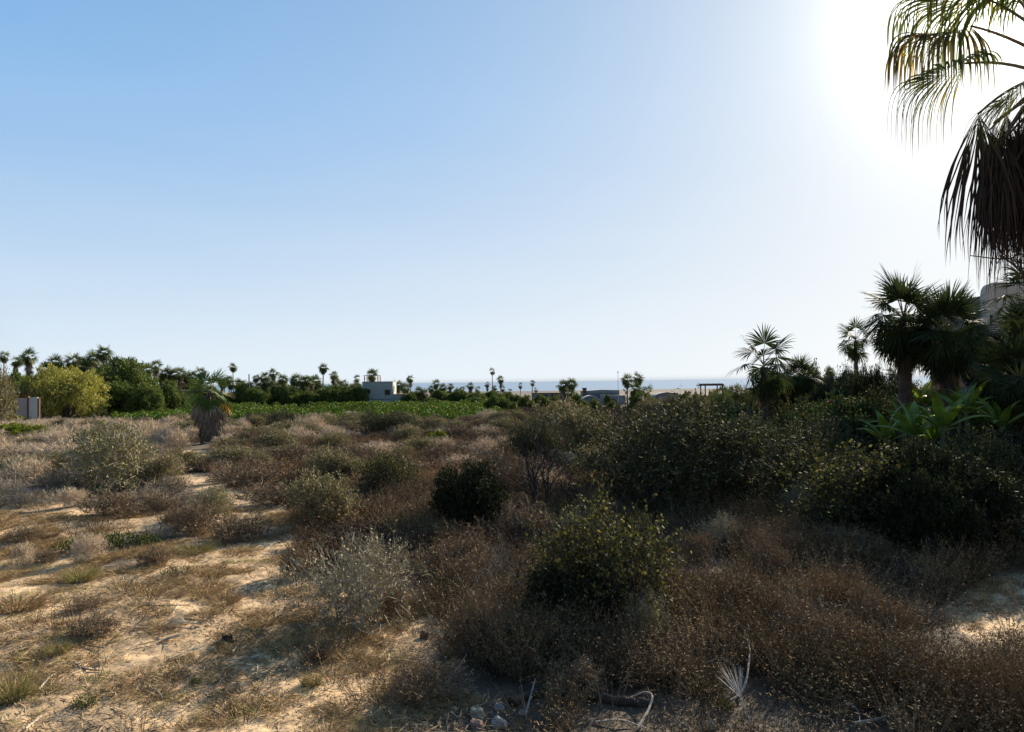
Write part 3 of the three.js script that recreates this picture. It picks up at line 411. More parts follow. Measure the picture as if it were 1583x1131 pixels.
// ------------------------------------------------------------------ far palms
{
  const G1 = 'fan palms above the trees', L1 = 'fan palm rising behind the broad green trees', G2 = 'palms of the belt behind the field', L2 = 'skirted fan palm crowded in the belt behind the green field', G3 = 'slim palms before the sea', L3 = 'slim small fan palm standing before the sea';
  const list = [
    ['bare', 5, 549, 17, 150, 'fan palm at the edge above the thin grey tree'], ['skirt', 22, 556, 19, 140, 'fan palm with brown skirt beside the thin grey tree'], ['full', 47, 549, 27, 145, 'tall full fan palm with a long shaggy skirt above the acacia'],
    ['full', 86, 558, 28, 150, L1, G1], ['full', 116, 556, 29, 150, L1, G1], ['full', 144, 551, 24, 155, 'lower neighbour of the tallest fan palm over the dark trees'], ['bare', 158, 543, 27, 150, 'tallest fan palm over the dark trees'],
    ['full', 176, 562, 27, 150, L1, G1], ['full', 192, 560, 26, 152, L1, G1], ['skirt', 203, 558, 20, 155, L1, G1], ['full', 213, 569, 22, 145, L1, G1], ['full', 130, 566, 26, 148, L1, G1], ['full', 161, 570, 26, 146, L1, G1],
    ['skirt', 239, 564, 21, 160, 'lone fan palm with a drooping brown skirt above the dark bushes'], ['full', 257, 575, 24, 165, L2, G2], ['full', 268, 577, 22, 165, L2, G2], ['skirt', 279, 575, 22, 168, L2, G2], ['full', 289, 580, 20, 170, L2, G2], ['full', 298, 581, 20, 168, L2, G2], ['skirt', 311, 574, 20, 180, L2, G2],
    ['bare', 361, 566, 14, 190, 'tall thin fan palm just behind the shaggy palm'], ['skirt', 354, 585, 14, 180, L2, G2], ['skirt', 343, 590, 15, 178, L2, G2], ['full', 373, 592, 17, 175, L2, G2], ['skirt', 390, 594, 16, 172, L2, G2], ['full', 400, 597, 15, 172, L2, G2], ['full', 410, 601, 16, 174, L2, G2],
    ['skirt', 422, 575, 18, 178, 'tall fan palm with a second shaggy head below it'], ['full', 425, 595, 20, 176, L2, G2], ['full', 436, 592, 17, 182, L2, G2], ['skirt', 452, 588, 13, 182, L2, G2], ['full', 468, 588, 18, 176, L2, G2], ['skirt', 482, 592, 15, 175, L2, G2], ['full', 491, 594, 14, 180, L2, G2],
    ['bare', 498.6, 567, 17, 185, 'tallest slim palm with a bare trunk in the middle of the belt'], ['sparse', 517.5, 579, 15, 186, 'open headed fan palm beside the tallest slim palm'], ['skirt', 524, 594, 17, 178, L2, G2], ['full', 535, 598, 15, 177, L2, G2], ['full', 512, 602, 15, 176, L2, G2],
    ['sparse', 552, 584, 13, 182, 'small slim palm touching the corner of the teal house'], ['full', 575, 578, 20, 184, 'dark fan palm behind the roof pergola of the teal house'], ['full', 615, 594, 20, 182, 'palm with rusty dead fronds behind the low wing of the teal house'], ['full', 626, 598, 18, 180, L2, G2],
    ['skirt', 635, 584, 13, 176, 'tall slim palm just past the low wing of the teal house'], ['full', 648, 604, 17, 165, L2, G2], ['full', 656, 606, 16, 166, L2, G2], ['full', 667, 600, 13, 190, L2, G2], ['skirt', 674, 592, 15, 195, L2, G2], ['full', 684, 598, 15, 192, L2, G2], ['skirt', 696, 596, 11, 205, L3, G3], ['sparse', 692, 603, 11, 205, 'lowest thin palm at the end of the palm belt before the sea'],
    ['skirt', 727, 595, 14, 210, L3, G3], ['sparse', 738, 601, 10, 220, L3, G3], ['skirt', 753, 593, 10, 215, L3, G3], ['sparse', 761, 573, 11, 210, 'tallest thin palm before the sea with a tiny flat head'], ['skirt', 774, 585, 13, 205, 'palm leaning beside the tallest thin one before the sea'], ['sparse', 777, 600, 10, 206, L3, G3], ['skirt', 764, 598, 9, 222, L3, G3], ['sparse', 804, 595, 10, 200, L3, G3], ['sparse', 822, 591, 10, 195, L3, G3], ['sparse', 828, 602, 9, 195, L3, G3], ['skirt', 714, 601, 11, 215, L3, G3], ['full', 705, 604, 12, 205, L3, G3], ['sparse', 788, 604, 9, 215, L3, G3],
    ['bare', 870, 594, 20, 120, 'broad headed palm west of the chimney with leaning fronds'], ['bare', 883, 592, 21, 121, 'broad headed palm nearest the chimney of the beach house'], ['skirt', 877, 605, 19, 118, 'short palm below the pair of broad headed palms'],
    ['bare', 969, 585, 22, 110, 'dark fan palm over the end of the beach house'], ['bare', 985, 582, 20, 111, 'dark palm closest to the open sea by the beach house'], ['full', 982, 599, 26, 105, 'bushy low palm under the dark pair by the beach house'], ['sparse', 1000, 604, 22, 104, 'low palm with upright fronds beside the courtyard wall'],
    ['full', 1283, 572, 17, 92, 'small distant palm between the big palms and the sea'], ['full', 1498, 470, 30, 62, 'dark palm behind the pair against the villa tower'],
    ['sparse', 1112, 606, 26, 60, 'low bright fan palm in front of the beach pergola'], ['sparse', 1135, 604, 24, 58, 'low bright fan palm beside the big sea side palm']];
  { const r = RNG(404); for (let i = 0; i < 30; i++) { const x = 246 + i * 10.4 + r() * 8; if (x > 312 && x < 338) continue; list.push([['full', 'skirt', 'bare', 'full'][Math.floor(r() * 4)], x, 580 + r() * 20 + (x > 420 ? 4 : 0), 13 + r() * 9, 168 + r() * 26, L2, G2]); } for (let i = 0; i < 9; i++) list.push([['full', 'skirt', 'full'][i % 3], 66 + i * 19 + r() * 8, 560 + r() * 12, 20 + r() * 8, 146 + r() * 10, L1, G1]); }
  const where = (x) => x < 320 ? 'between the lone skirted palm and the shaggy palm' : x < 415 ? 'near the bare pole beyond the shaggy palm' : x < 500 ? 'behind the long low brown house' : x < 545 ? 'between the tallest slim palm and the teal house' : 'past the low wing of the teal house';
  for (const e of list) { if (e[5] === L2) { e[5] = { bare: 'bare trunked', skirt: 'brown skirted', full: 'bushy headed', sparse: 'thin' }[e[0]] + ' fan palm ' + where(e[1]); e[6] = 'fan palms ' + where(e[1]) + ', ' + e[0]; } if (e[5] === L3) { const w = e[1] < 720 ? 'where the sea first shows past the palm belt' : e[1] < 780 ? 'near the tallest thin palm' : 'near the dark dome bush on the slope'; e[5] = (e[0] === 'skirt' ? 'slim skirted' : 'slim open headed') + ' small palm ' + w; e[6] = 'slim palms before the sea ' + w + ', ' + e[0]; } if (e[5] === L1) { const w = e[1] < 140 ? 'behind the acacia' : 'behind the dark trees'; e[5] = (e[0] === 'skirt' ? 'brown skirted' : 'bushy') + ' fan palm showing ' + w; e[6] = 'fan palms ' + w + ', ' + e[0]; } }
  for (const [k, x, cy, cw, D, l, g] of list) placeFarPalm(k, x, cy + cw * 0.12, cw * 1.12, D, l, g);
}

// ------------------------------------------------------------------ palms near by
function placePalm(pr, label, px, cy, D, s, turn) { const p = gd(px, D), H = topH(px, cy, D) - p.y; const o = copyOf(pr.o, 'fan_palm', label, 'palm tree', p, turn, [1, 1, 1]); const dy = H - pr.H * s; o.scale.setScalar(s); for (const c of o.children) if (c.name === 'trunk') c.scale.y = H / (pr.H * s); else c.position.y += dy / s; return o; }
const midPalm = bigPalm(3, { H: 7.5, R: 0.27, pet: 1.1, blade: 1.25, n: 30, steps: 5, lod: 1, live: 46, dead: 8, droop: 0.6, boots: 40, trunkSteps: 30, span: 2.0 });
const midPalm2 = bigPalm(5, { H: 7.5, R: 0.30, pet: 1.15, blade: 1.3, n: 30, steps: 5, lod: 1, live: 52, dead: 6, droop: 0.45, boots: 40, trunkSteps: 30, span: 2.0 });
const slimPalm = bigPalm(9, { H: 8, R: 0.2, pet: 1.15, blade: 1.35, n: 26, steps: 6, lod: 1, live: 17, dead: 3, droop: 1.2, boots: 20, trunkSteps: 24 });
placePalm(midPalm, 'big dark fan palm, taller of the close pair beside the villa', 1398, 497, 41, 1.27, 0.3);
placePalm(midPalm2, 'big dark fan palm, rounder of the close pair beside the villa', 1464, 521, 38, 1.2, 1.9);
placePalm(slimPalm, 'fan palm with drooping leaves standing against the sea horizon', 1180, 567, 50, 1.14, 0.8);
placePalm(midPalm, 'short palm half hidden behind the drooping sea side palm', 1236, 585, 56, 0.75, 2.5);
placePalm(slimPalm, 'slender palm with a bare trunk alone against white sky', 1323, 527, 72, 0.92, 4.1);
placePalm(midPalm2, 'palm with long arching fronds in front of the villa tower', 1592, 528, 40, 1.1, 5.0);
placePalm(slimPalm, 'palm whose few long drooping fronds cross the villa tower', 1596, 472, 37, 1.15, 2.2);
placePalm(midPalm2, 'palm with dark overlapping fronds low against the villa wall', 1540, 572, 42, 1.0, 1.1);
placePalm(slimPalm, 'thin palm with sparse fronds beside the tower corner', 1506, 548, 45, 0.85, 3.9);
placePalm(midPalm, 'low palm with bright backlit fronds at the villa foot', 1576, 592, 34, 1.1, 3.3);
{ // the shaggy palm on the scrub: live head over a thick skirt of dead leaves
  const D = depthAt(325, 684), p = gd(325, D), k = D / 60, H = (topH(325, 606, D) - p.y), r = RNG(15);
  const t = thing('shaggy_palm', 'short fat palm with a thick shaggy skirt on the scrub', 'palm tree', p), tr = new MB();
  tr.tube([V(0, -0.1, 0), V(0.03, 0.8 * k, 0), V(0, 2 * k, 0), V(0, H - 0.1, 0), V(0, H + 0.1, 0)], [0.62 * k, 0.5 * k, 0.38 * k, 0.2 * k, 0.02], 9, [0.10, 0.08, 0.065]); mesh('trunk', tr.geo(), woodM, t);
  for (let i = 0; i < 21; i++) { const f = (i + 0.5) / 21, g = fanLeaf(900 + i, { elev: mix(1.35, -0.45, f) + (r() - 0.5) * 0.3, roll: 0.6, tilt: 0.15 + 0.6 * f, pet: 1.0 * k, blade: 1.3 * k, n: 26, steps: 5, lod: 1, span: 1.7, droop: 0.22, sag: 0.1 + 0.3 * f, color: i % 9 === 8 ? [0.26, 0.22, 0.03] : [0.10, 0.165, 0.04], stalk: [0.25, 0.26, 0.08] }); const m = mesh('frond', g.blade.geo(), palmM, t); mesh('petiole', g.stalk.geo(), woodM, m); m.position.y = H - f * 0.4; m.rotation.y = i * 2.4 + 0.5; }
  for (let i = 0; i < 130; i++) { const f = (i + r()) / 130, y = H + 0.1 - f * (H - 0.9 * k), g = fanLeaf(1100 + i, { elev: mix(0.1, -1.05, Math.pow(f, 0.6)) + (r() - 0.5) * 0.35, roll: 0.8, pet: mix(1.35, 0.6, f) * k, blade: 1.25 * k, petSteps: 3, n: 14, steps: 4, lod: 1, span: 1.0, droop: 0.8, fold: 0.6, sag: 0.65, bendFrom: 0.1, color: jit(r, i < 5 ? [0.36, 0.25, 0.03] : [0.25, 0.20, 0.15], 0.3), stalk: [0.2, 0.16, 0.12] }); const m = mesh('dead_frond', g.blade.geo(), dryM, t); mesh('petiole', g.stalk.geo(), woodM, m); m.position.y = y; m.rotation.y = i < 5 ? -0.35 + i * 0.18 : i * 2.39996; }
  for (let i = 0; i < 60; i++) { const a = i * 2.4, y = (0.05 + 1.3 * i / 60) * k, b = new MB(); b.leaf(V(0, 0, 0), V(0.55, 0.85, 0).normalize(), V(0, 0, 1), 0.55 * k, 0.24 * k, jit(r, [0.24, 0.2, 0.165], 0.3)); const m = mesh('leaf_base', b.geo(), dryM, t); m.position.set(Math.cos(a) * 0.5 * k, y, -Math.sin(a) * 0.5 * k); m.rotation.y = a; }
}
{ // the palm that hangs into the frame: crown just outside, a skirt of dead leaves under it
  const D = 9.2, base = gd(1672, D), H = topH(1672, 122, D) - base.y, r = RNG(77), nearM = leafy(0.55, { roughness: 0.7 }), t = thing('overhanging_palm', 'near fan palm whose backlit fronds and dead skirt hang before the sun', 'palm tree', base), tr = new MB(), pts = [], rad = [];
  for (let i = 0; i <= 40; i++) { pts.push(V(0, -0.1 + (H + 0.1) * i / 40, 0)); rad.push((0.24 - 0.06 * i / 40) * (i % 2 ? 1.03 : 0.97)); } tr.tube(pts, rad, 12, [0.13, 0.10, 0.08]); mesh('trunk', tr.geo(), woodM, t);
  const at = (px, py, dz) => { const d = rayDir(px, py), q = d.multiplyScalar((D + dz) / -d.z).add(camera.position); return q.sub(base); };
  // [hub pixel, depth offset, heading of the blade in pixels, length m, kind]
  const leafTo = (hub, dz, to, dz2, o, name) => {
    const root = V(0, H, 0).add(V((r() - 0.5) * 0.3, (r() - 0.5) * 0.3, (r() - 0.5) * 0.3)), h = at(hub[0], hub[1], dz), e = at(to[0], to[1], dz2), a = e.clone().sub(h).normalize();
    const blade = new MB(), st = new MB(), mid = root.clone().lerp(h, 0.5).add(V(0, o.arch ?? 0.12, 0)), cv = new THREE.QuadraticBezierCurve3(root, mid, h).getPoints(9); st.tube(cv, cv.map((_, i) => 0.026 - 0.013 * i / 9), 6, o.stalk);
    let side = a.clone().cross(V(0, 1, 0)).normalize(); side.applyAxisAngle(a, o.roll ?? 0); const nrm = side.clone().cross(a).normalize(), n = o.n, dt = 2 * o.span / n;
    for (let k = 0; k < n; k++) {
      const th = -o.span + dt * (k + 0.5), L = o.L * (0.74 + 0.26 * Math.cos(th * 0.7)) * (0.85 + 0.3 * r());
      let d = a.clone().multiplyScalar(Math.cos(th)).addScaledVector(side, Math.sin(th)).addScaledVector(nrm, (o.cup ?? 0.1) - (o.fold ?? 0.2) * Math.abs(Math.sin(th))).normalize(), q = h.clone().addScaledVector(a, (o.costa ?? 0) * o.L * (1 - Math.abs(th) / o.span)).add(V(0, -(o.costa ?? 0) * 0.22 * o.L * (1 - Math.abs(th) / o.span) ** 2, 0));
      const sp = o.sp ?? 0.4, S = 12, w0 = L * sp * dt * (o.dead ? 1.5 : 2.0); let pl, pm, pr; const tone = jit(r, r() < (o.mixIn ?? 0) ? o.color2 : o.color, 0.25);
      for (let s = 0; s <= S; s++) {
        const tt = s / S, w = w0 * (tt < sp ? tt / sp : Math.pow(1 - (tt - sp) / (1 - sp), 0.75) * 0.8 + 0.0), wv = nrm.clone().cross(d).normalize().multiplyScalar(w / 2), m = q.clone().addScaledVector(nrm, w * 0.3), l = q.clone().add(wv), rr = q.clone().sub(wv), c = tt > (o.tipFrom ?? 2) ? o.tip : tone;
        if (s) { blade.quad(pl, pm, m, l, c); blade.quad(pm, pr, rr, m, c); } pl = l; pr = rr; pm = m;
        const b = Math.max(0, tt - (o.bendFrom ?? 0.3)) * o.droop; d = d.clone().add(V(0, -b * 4 / S, 0)).addScaledVector(rndDir(r), o.dead ? 0.09 : 0.06).normalize(); q = q.clone().addScaledVector(d, L / S);
      }
    }
    const f = mesh(name, blade.geo(), o.dead ? dryM : nearM, t); mesh('petiole', st.geo(), woodM, f);
  };
  const live = { n: 76, span: 1.5, L: 1.15, costa: 0.42, droop: 7, bendFrom: 0.22, color: [0.12, 0.155, 0.04], stalk: [0.16, 0.13, 0.07], color2: [0.42, 0.30, 0.05], mixIn: 0.10, fold: 0.55, wide: 1.0 };
  leafTo([1492, 98], -0.2, [1395, 118], -0.5, { ...live, L: 1.1, arch: 0.25, roll: 0.5 }, 'frond');
  leafTo([1500, 40], 0.25, [1395, 46], 0.1, { ...live, L: 1.15, color: [0.12, 0.10, 0.04], mixIn: 0.2, arch: 0.2, roll: -0.4 }, 'frond');
  leafTo([1525, -2], 0.5, [1420, -14], 0.6, { ...live, L: 1.15, arch: 0.2, roll: 0.3 }, 'frond');
  leafTo([1560, -20], -0.6, [1500, -90], -0.9, { ...live }, 'frond');
  leafTo([1600, 0], 0.9, [1540, -60], 1.4, { ...live }, 'frond');
  leafTo([1592, 122], -0.75, [1540, 152], -0.95, { ...live, L: 0.95, color: [0.11, 0.15, 0.035], mixIn: 0.1, span: 1.2, fold: 0.4, droop: 3, roll: 0.5 }, 'frond');
  leafTo([1640, -40], -0.8, [1600, -150], -1.2, { ...live }, 'frond'); leafTo([1760, 0], 0, [1850, -60], 0.1, live, 'frond'); leafTo([1780, 130], -0.6, [1880, 170], -0.9, live, 'frond'); leafTo([1700, 60], 1.2, [1720, 20], 2.2, live, 'frond'); leafTo([1740, 90], -1.0, [1780, 110], -2, live, 'frond');
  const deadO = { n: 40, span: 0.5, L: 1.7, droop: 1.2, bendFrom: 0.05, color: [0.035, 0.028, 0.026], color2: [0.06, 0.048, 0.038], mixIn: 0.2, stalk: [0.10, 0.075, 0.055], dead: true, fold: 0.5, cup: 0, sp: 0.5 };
  const hubs = [[1512, 176, -0.2], [1530, 200, 0.25], [1552, 212, -0.4], [1545, 225, 0.1], [1575, 200, 0.0], [1600, 215, -0.45], [1568, 235, 0.4], [1590, 180, 0.5], [1625, 205, 0.2], [1650, 215, -0.5], [1690, 210, -0.5], [1720, 215, 0.3], [1640, 230, 0.6], [1585, 252, -0.1], [1606, 262, 0.2], [1560, 268, -0.25], [1632, 255, -0.2], [1536, 240, -0.1], [1660, 200, 0.3], [1556, 178, 0.15], [1578, 160, -0.2], [1610, 165, 0.1], [1596, 190, 0.45], [1536, 190, -0.35], [1640, 170, -0.1]];
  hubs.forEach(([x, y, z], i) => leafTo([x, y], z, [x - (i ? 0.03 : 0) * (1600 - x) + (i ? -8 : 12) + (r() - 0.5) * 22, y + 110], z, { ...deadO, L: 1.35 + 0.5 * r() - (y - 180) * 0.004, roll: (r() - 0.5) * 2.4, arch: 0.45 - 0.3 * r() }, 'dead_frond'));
  const br = new MB(); for (const c of [[[1600, 250], [1560, 330], [1548, 395], [1540, 408]], [[1548, 395], [1565, 408], [1580, 425], [1584, 440]], [[1590, 330], [1570, 395], [1552, 400], [1500, 395]], [[1620, 300], [1590, 405], [1560, 400], [1545, 385]]]) { const q = new THREE.CatmullRomCurve3(c.map(([x, y]) => at(x, y, -0.2))).getPoints(10); br.tube(q, q.map((_, i) => 0.014 - 0.0008 * i), 5, [0.07, 0.05, 0.04]); } mesh('flower_stalk', br.geo(), woodM, t);
}

// ------------------------------------------------------------------ trees beyond the scrub
placeShrub('tree', 0, 'dense_tree', 'dense dark green tree beside the yellow green acacia', 'tree', 190, 640, 558, 116, null, 128);
placeShrub('tree', 1, 'dense_tree', 'lower dark tree in the shade between acacia and green field', 'tree', 165, 642, 580, 90, null, 124);
placeShrub('acacia', 0, 'acacia_tree', 'broad yellow green acacia tree over the white boundary wall', 'tree', 105, 642, 563, 128, null, 116);
placeShrub('acacia', 1, 'acacia_tree', 'small yellow green acacia bough spreading above the carport', 'tree', 52, 640, 578, 80, null, 112);
placeShrub('tree', 2, 'dense_tree', 'light green bushy tree at the corner of the green field', 'tree', 226, 640, 592, 58, null, 122);
placeShrub('tree', 0, 'dense_tree', 'dark bushes under the lone skirted palm', 'tree', 252, 637, 592, 55, null, 140);
[[72, 574, 62, 'green tree filling the gap behind the acacia crown'], [138, 572, 66, 'green tree between the acacia and the tallest dense tree'], [218, 574, 62, 'bright green tree at the outer end of the dense trees'], [262, 588, 54, 'green tree below the lone skirted palm'], [30, 572, 60, 'green tree above the carport roof'], [242, 604, 40, 'small bright bush in front of the outer dense tree']].forEach(([x, t, w, l], i) => placeShrub(i === 1 || i === 5 ? 'acacia' : 'tree', i, 'dense_tree', l, 'tree', x, 640, t, w, null, 130 + i));
placeShrub('tree', 1, 'dense_tree', 'dark green tree behind the carport roof', 'tree', 20, 640, 585, 80, null, 118);
placeShrub('olive', 0, 'thin_tree', 'grey olive twiggy tree at the edge of the scrub by the carport', 'tree', -4, 650, 562, 58, null, 95);
placeShrub('acacia', 1, 'yellow_tree', 'yellowish tree among dark palms near the teal house', 'tree', 541, 626, 594, 28, null, 172);
{ const G = 'dark bushes along the palm belt', L = 'dark bush filling the foot of the palm belt behind the field', r = RNG(5);
  for (let i = 0; i < 60; i++) { const x = 262 + i * 8.9 + r() * 8; if (x > 556 && x < 632) continue; placeShrub('tree', i, 'belt_bush', L, 'bush', x, 632, 593 + r() * 16 + (x > 630 ? 8 : 0), 24 + r() * 16, G, 163 + r() * 14); } }
{ const G = 'clipped dark bushes at the end of the field', L = 'rounded dark green bush in the hedge row at the end of the field', r = RNG(6);
  for (let i = 0; i < 9; i++) placeShrub('tree', i, 'hedge_bush', L, 'bush', 660 + i * 11, 632, 622 + r() * 2, 19, G, 138);
  placeShrub('tree', 1, 'round_bush', 'large dark rounded bush closing the end of the hedge row', 'bush', 768, 634, 610, 46, null, 118); placeShrub('tree', 0, 'round_bush', 'small dark dome shaped bush on the dry slope near the beach houses', 'bush', 793, 634, 621, 23, null, 105); placeShrub('tree', 2, 'round_bush', 'dark bush below the slim palms on the way to the beach', 'bush', 735, 632, 613, 40, null, 150); }
{ const G = 'bushes round the beach houses', L = 'low green bush by the beach houses', r = RNG(8); for (const [x, t, w, D] of [[812, 610, 26, 130], [842, 612, 24, 128], [858, 610, 22, 126], [890, 606, 20, 115], [835, 609, 22, 150], [905, 619, 24, 112], [918, 616, 22, 110], [945, 619, 18, 118], [938, 608, 10, 140], [985, 606, 30, 102], [1004, 610, 26, 100], [1060, 604, 26, 118], [1078, 606, 30, 95], [1122, 598, 40, 72], [1098, 604, 30, 80]]) placeShrub('tree', Math.floor(r() * 3), 'garden_bush', L, 'bush', x, 640, t, w * 1.15, G, D); }

// ------------------------------------------------------------------ the shrubs one can point to
const one = (key, k, name, label, px, by, ty, w, D) => placeShrub(key, k, name, label, 'bush', px, by, ty, w, null, D);
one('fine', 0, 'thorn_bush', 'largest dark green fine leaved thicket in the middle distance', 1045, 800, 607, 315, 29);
one('fine', 1, 'thorn_bush', 'dark green bush filling the gap under the sea side palm', 1215, 800, 632, 210, 33);
one('leafy', 0, 'leafy_bush', 'yellow green leafy bush standing in front of the thicket', 938, 962, 738, 225);
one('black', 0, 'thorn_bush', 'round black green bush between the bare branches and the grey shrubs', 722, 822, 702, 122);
one('leafy', 1, 'leafy_bush', 'small leafy green bush in the middle of the brown scrub', 600, 772, 684, 96);
one('pale', 0, 'pale_shrub', 'pale grey twiggy shrub with tiny whitish leaves beside the sand path', 542, 952, 812, 212);
one('olive', 0, 'olive_shrub', 'grey olive shrub just above the sand path bend', 502, 812, 728, 125);
one('wispy', 0, 'wispy_shrub', 'tall greenish wispy shrub on the grey scrub', 172, 758, 658, 122);
one('bare', 0, 'bare_shrub', 'leafless dark branching shrub in front of the thicket', 830, 800, 628, 150);
one('bare', 0, 'bare_shrub', 'low tangle of dark bare twigs beside the thicket', 880, 800, 706, 120, 28);
one('fine', 1, 'thorn_bush', 'dark dome shaped bush in front of the teal house', 600, 676, 630, 92);
one('bare', 0, 'bare_shrub', 'forked bare branch sticking out of the dark dome bush', 620, 676, 622, 30);
one('black', 0, 'thorn_bush', 'added black green bush standing for shade under the front leafy bush', 895, 968, 850, 190);  // added bush, gives the leafy bush a dark shaded lower half
one('fine', 0, 'thorn_bush', 'dark bush behind the leafless branching shrub', 818, 735, 640, 90);
one('leafy', 1, 'leafy_bush', 'dark bush with yellow tinged leaves before the villa garden', 1338, 905, 662, 210, 22.5);
one('black', 1, 'thorn_bush', 'bush coloured shade black under the pair of big palms', 1435, 905, 672, 250, 21.5);
one('black', 0, 'thorn_bush', 'bush coloured shade black at the end of the villa hedge', 1585, 905, 652, 230, 30);
one('black', 1, 'thorn_bush', 'lower bush coloured shade dark in front of the villa hedge', 1432, 905, 722, 150, 19.5);
one('leafy', 0, 'leafy_bush', 'dim leafy bush between the thicket and the villa hedge', 1262, 800, 668, 130, 28);
one('leafy', 1, 'white_flower_bush', 'leafy shrub with pale leaf edges below the banana leaves', 1510, 800, 640, 120, 28);
one('pale', 0, 'pale_shrub', 'pale dry shrub lit at the foot of the dim leafy bush', 1232, 792, 735, 70, 26);
one('olive', 0, 'olive_shrub', 'brownish olive shrub at the near edge of the beach gardens', 905, 745, 622, 130, 45);
one('olive', 1, 'olive_shrub', 'olive brown shrub by the dry slope before the beach', 858, 720, 618, 95, 55);
one('brown', 1, 'brown_shrub', 'brown shrub between leafless branches and grey olive shrubs', 770, 775, 690, 120);
one('olive', 0, 'olive_shrub', 'thin greenish shrub left of the small leafy bush', 520, 755, 690, 90);
one('grey', 1, 'grey_shrub', 'greyish rounded shrub in front of the crops', 476, 672, 638, 60);
one('fine', 0, 'thorn_bush', 'low dark bush at the field edge beside the shaggy palm', 435, 662, 632, 62);
one('fine', 1, 'thorn_bush', 'dark flat bush nearest the shaggy palm at the field edge', 398, 664, 634, 42);
defDome('hibiscus', [101, 102], { w: 4, h: 3.2, blobs: 16, br: 0.3, base: 0.4, limb: 0.03, inner: 5, twigs: 1500, twig: 0.45, tw: 0.01, sub: 2, lift: 0.15, wander: 0.3, leaves: 4.5, leafLen: 0.12, leafWid: 0.55, leaf: [0.065, 0.10, 0.03], leaf2: [0.42, 0.05, 0.11], accent: 0.02, wood: [0.09, 0.07, 0.055] });
one('hibiscus', 0, 'flowering_bush', 'green bush dotted with red flowers in front of the sea side palm', 1118, 720, 600, 130, 44);
one('hibiscus', 0, 'flowering_bush', 'flowering bush with pink blooms under the slender palm', 1300, 760, 588, 150, 42);
one('hibiscus', 0, 'flowering_bush', 'dark flowering bush between the sea side palm and the slender palm', 1245, 740, 600, 110, 46);
one('leafy', 0, 'garden_bush', 'reddish leaved garden bush beside the sea side palm trunk', 1218, 740, 605, 70, 48);
one('fine', 1, 'garden_bush', 'dark garden bush behind the trunks of the big palm pair', 1390, 760, 590, 150, 44);
one('hibiscus', 0, 'garden_bush', 'leafy garden bush hiding the villa foot', 1520, 760, 598, 150, 43);
{ const r = RNG(19), L = ['dense green garden bush in the row hiding the shore', 'loose garden bush in the row hiding the shore', 'garden bush with reddish blooms in the row hiding the shore'], G = 'garden bushes hiding the shore';
  for (let i = 0; i < 26; i++) { const x = 1130 + i * 10.5 + r() * 10, k = i % 3, t = 568 + 14 * r() - (x > 1250 && x < 1345 ? 6 : 0) + (x < 1180 ? 22 : 0); placeShrub(['fine', 'leafy', 'hibiscus'][k], i, 'garden_bush', L[k], 'bush', x, 660, t, 55 + r() * 30, G + ' ' + ['dense', 'loose', 'blooming'][k], 56 + r() * 22); }
  for (let i = 0; i < 14; i++) { const x = 1005 + i * 11 + r() * 8; placeShrub(['olive', 'fine'][i % 2], i, 'slope_bush', ['olive brown bush behind the largest thicket', 'dark bush behind the largest thicket'][i % 2], 'bush', x, 660, 609 + r() * 6, 40 + r() * 22, ['olive', 'dark'][i % 2] + ' bushes behind the thicket', 60 + r() * 25); } }
[[1225, 572, 70, 58, 'dark bushy tree just behind the drooping sea side palm'], [1268, 574, 64, 62, 'dark bushy tree beside the upright cactus columns'], [1345, 556, 60, 52, 'dark bushy tree at the foot of the slender palm'], [1500, 560, 110, 48, 'dark bushy tree against the lower villa wall'], [1570, 600, 90, 36, 'dark bushy tree under the villa awning']].forEach(([x, t, w, D, l], i) => placeShrub('black', i, 'dark_tree', l, 'tree', x, 700, t, w, null, D));
{ // columnar cactus clump behind the garden
  const D = 62, p = gd(1298, D), t = thing('column_cactus', 'clump of upright cactus columns beside the slender palm', 'cactus', p), r = RNG(3);
  for (let i = 0; i < 7; i++) { const h = topH(1298, 574 + r() * 14, D) - p.y, m = mesh('column', new THREE.CapsuleGeometry(0.16, h, 3, 8), flat(0.06, 0.085, 0.05), t); m.position.set((r() - 0.5) * 1.8, h / 2, (r() - 0.5) * 1); }
}
{ // euphorbia-like yellow green succulents
  defDome('succulent', [111, 112], { w: 3, h: 1.5, blobs: 13, br: 0.24, shell: true, base: 0.4, limb: 0.05, inner: 3, twigs: 420, twig: 0.22, tw: 0.03, sub: 1, lift: 0.6, wander: 0.15, leaves: 10, leafLen: 0.15, leafWid: 0.32, leafLift: 0.9, leaf: [0.27, 0.32, 0.03], leaf2: [0.13, 0.18, 0.03], accent: 0.3, wood: [0.16, 0.2, 0.05] });
  const G = null; for (const [x, b, t, w, l] of [[34, 678, 652, 66, 'largest bright yellow green succulent bush on the grey scrub'], [22, 658, 640, 30, 'bright yellow green succulent clump behind the largest one'], [70, 672, 655, 18, 'small yellow green succulent tuft beside the largest one'], [384, 668, 657, 28, 'yellow green succulent mound near the shaggy palm'], [412, 664, 653, 34, 'paired yellow green succulent mound farther from the shaggy palm'], [674, 690, 663, 34, 'yellow green succulent bush alone in the brown scrub'], [876, 665, 651, 26, 'yellow green succulent sprig below the beach houses'], [318, 684, 664, 22, 'green succulent tuft at the foot of the shaggy palm'], [440, 668, 656, 20, 'small yellow succulent mound behind the low dark field bushes'], [-6, 672, 655, 24, 'yellow green succulent clump cut by the picture edge']])
    placeShrub('succulent', Math.abs(Math.round(x)), 'succulent_bush', l.replace(' cut by the picture edge', ' beyond the largest one at the scrub end'), 'succulent', x, b, t, w, G);
}
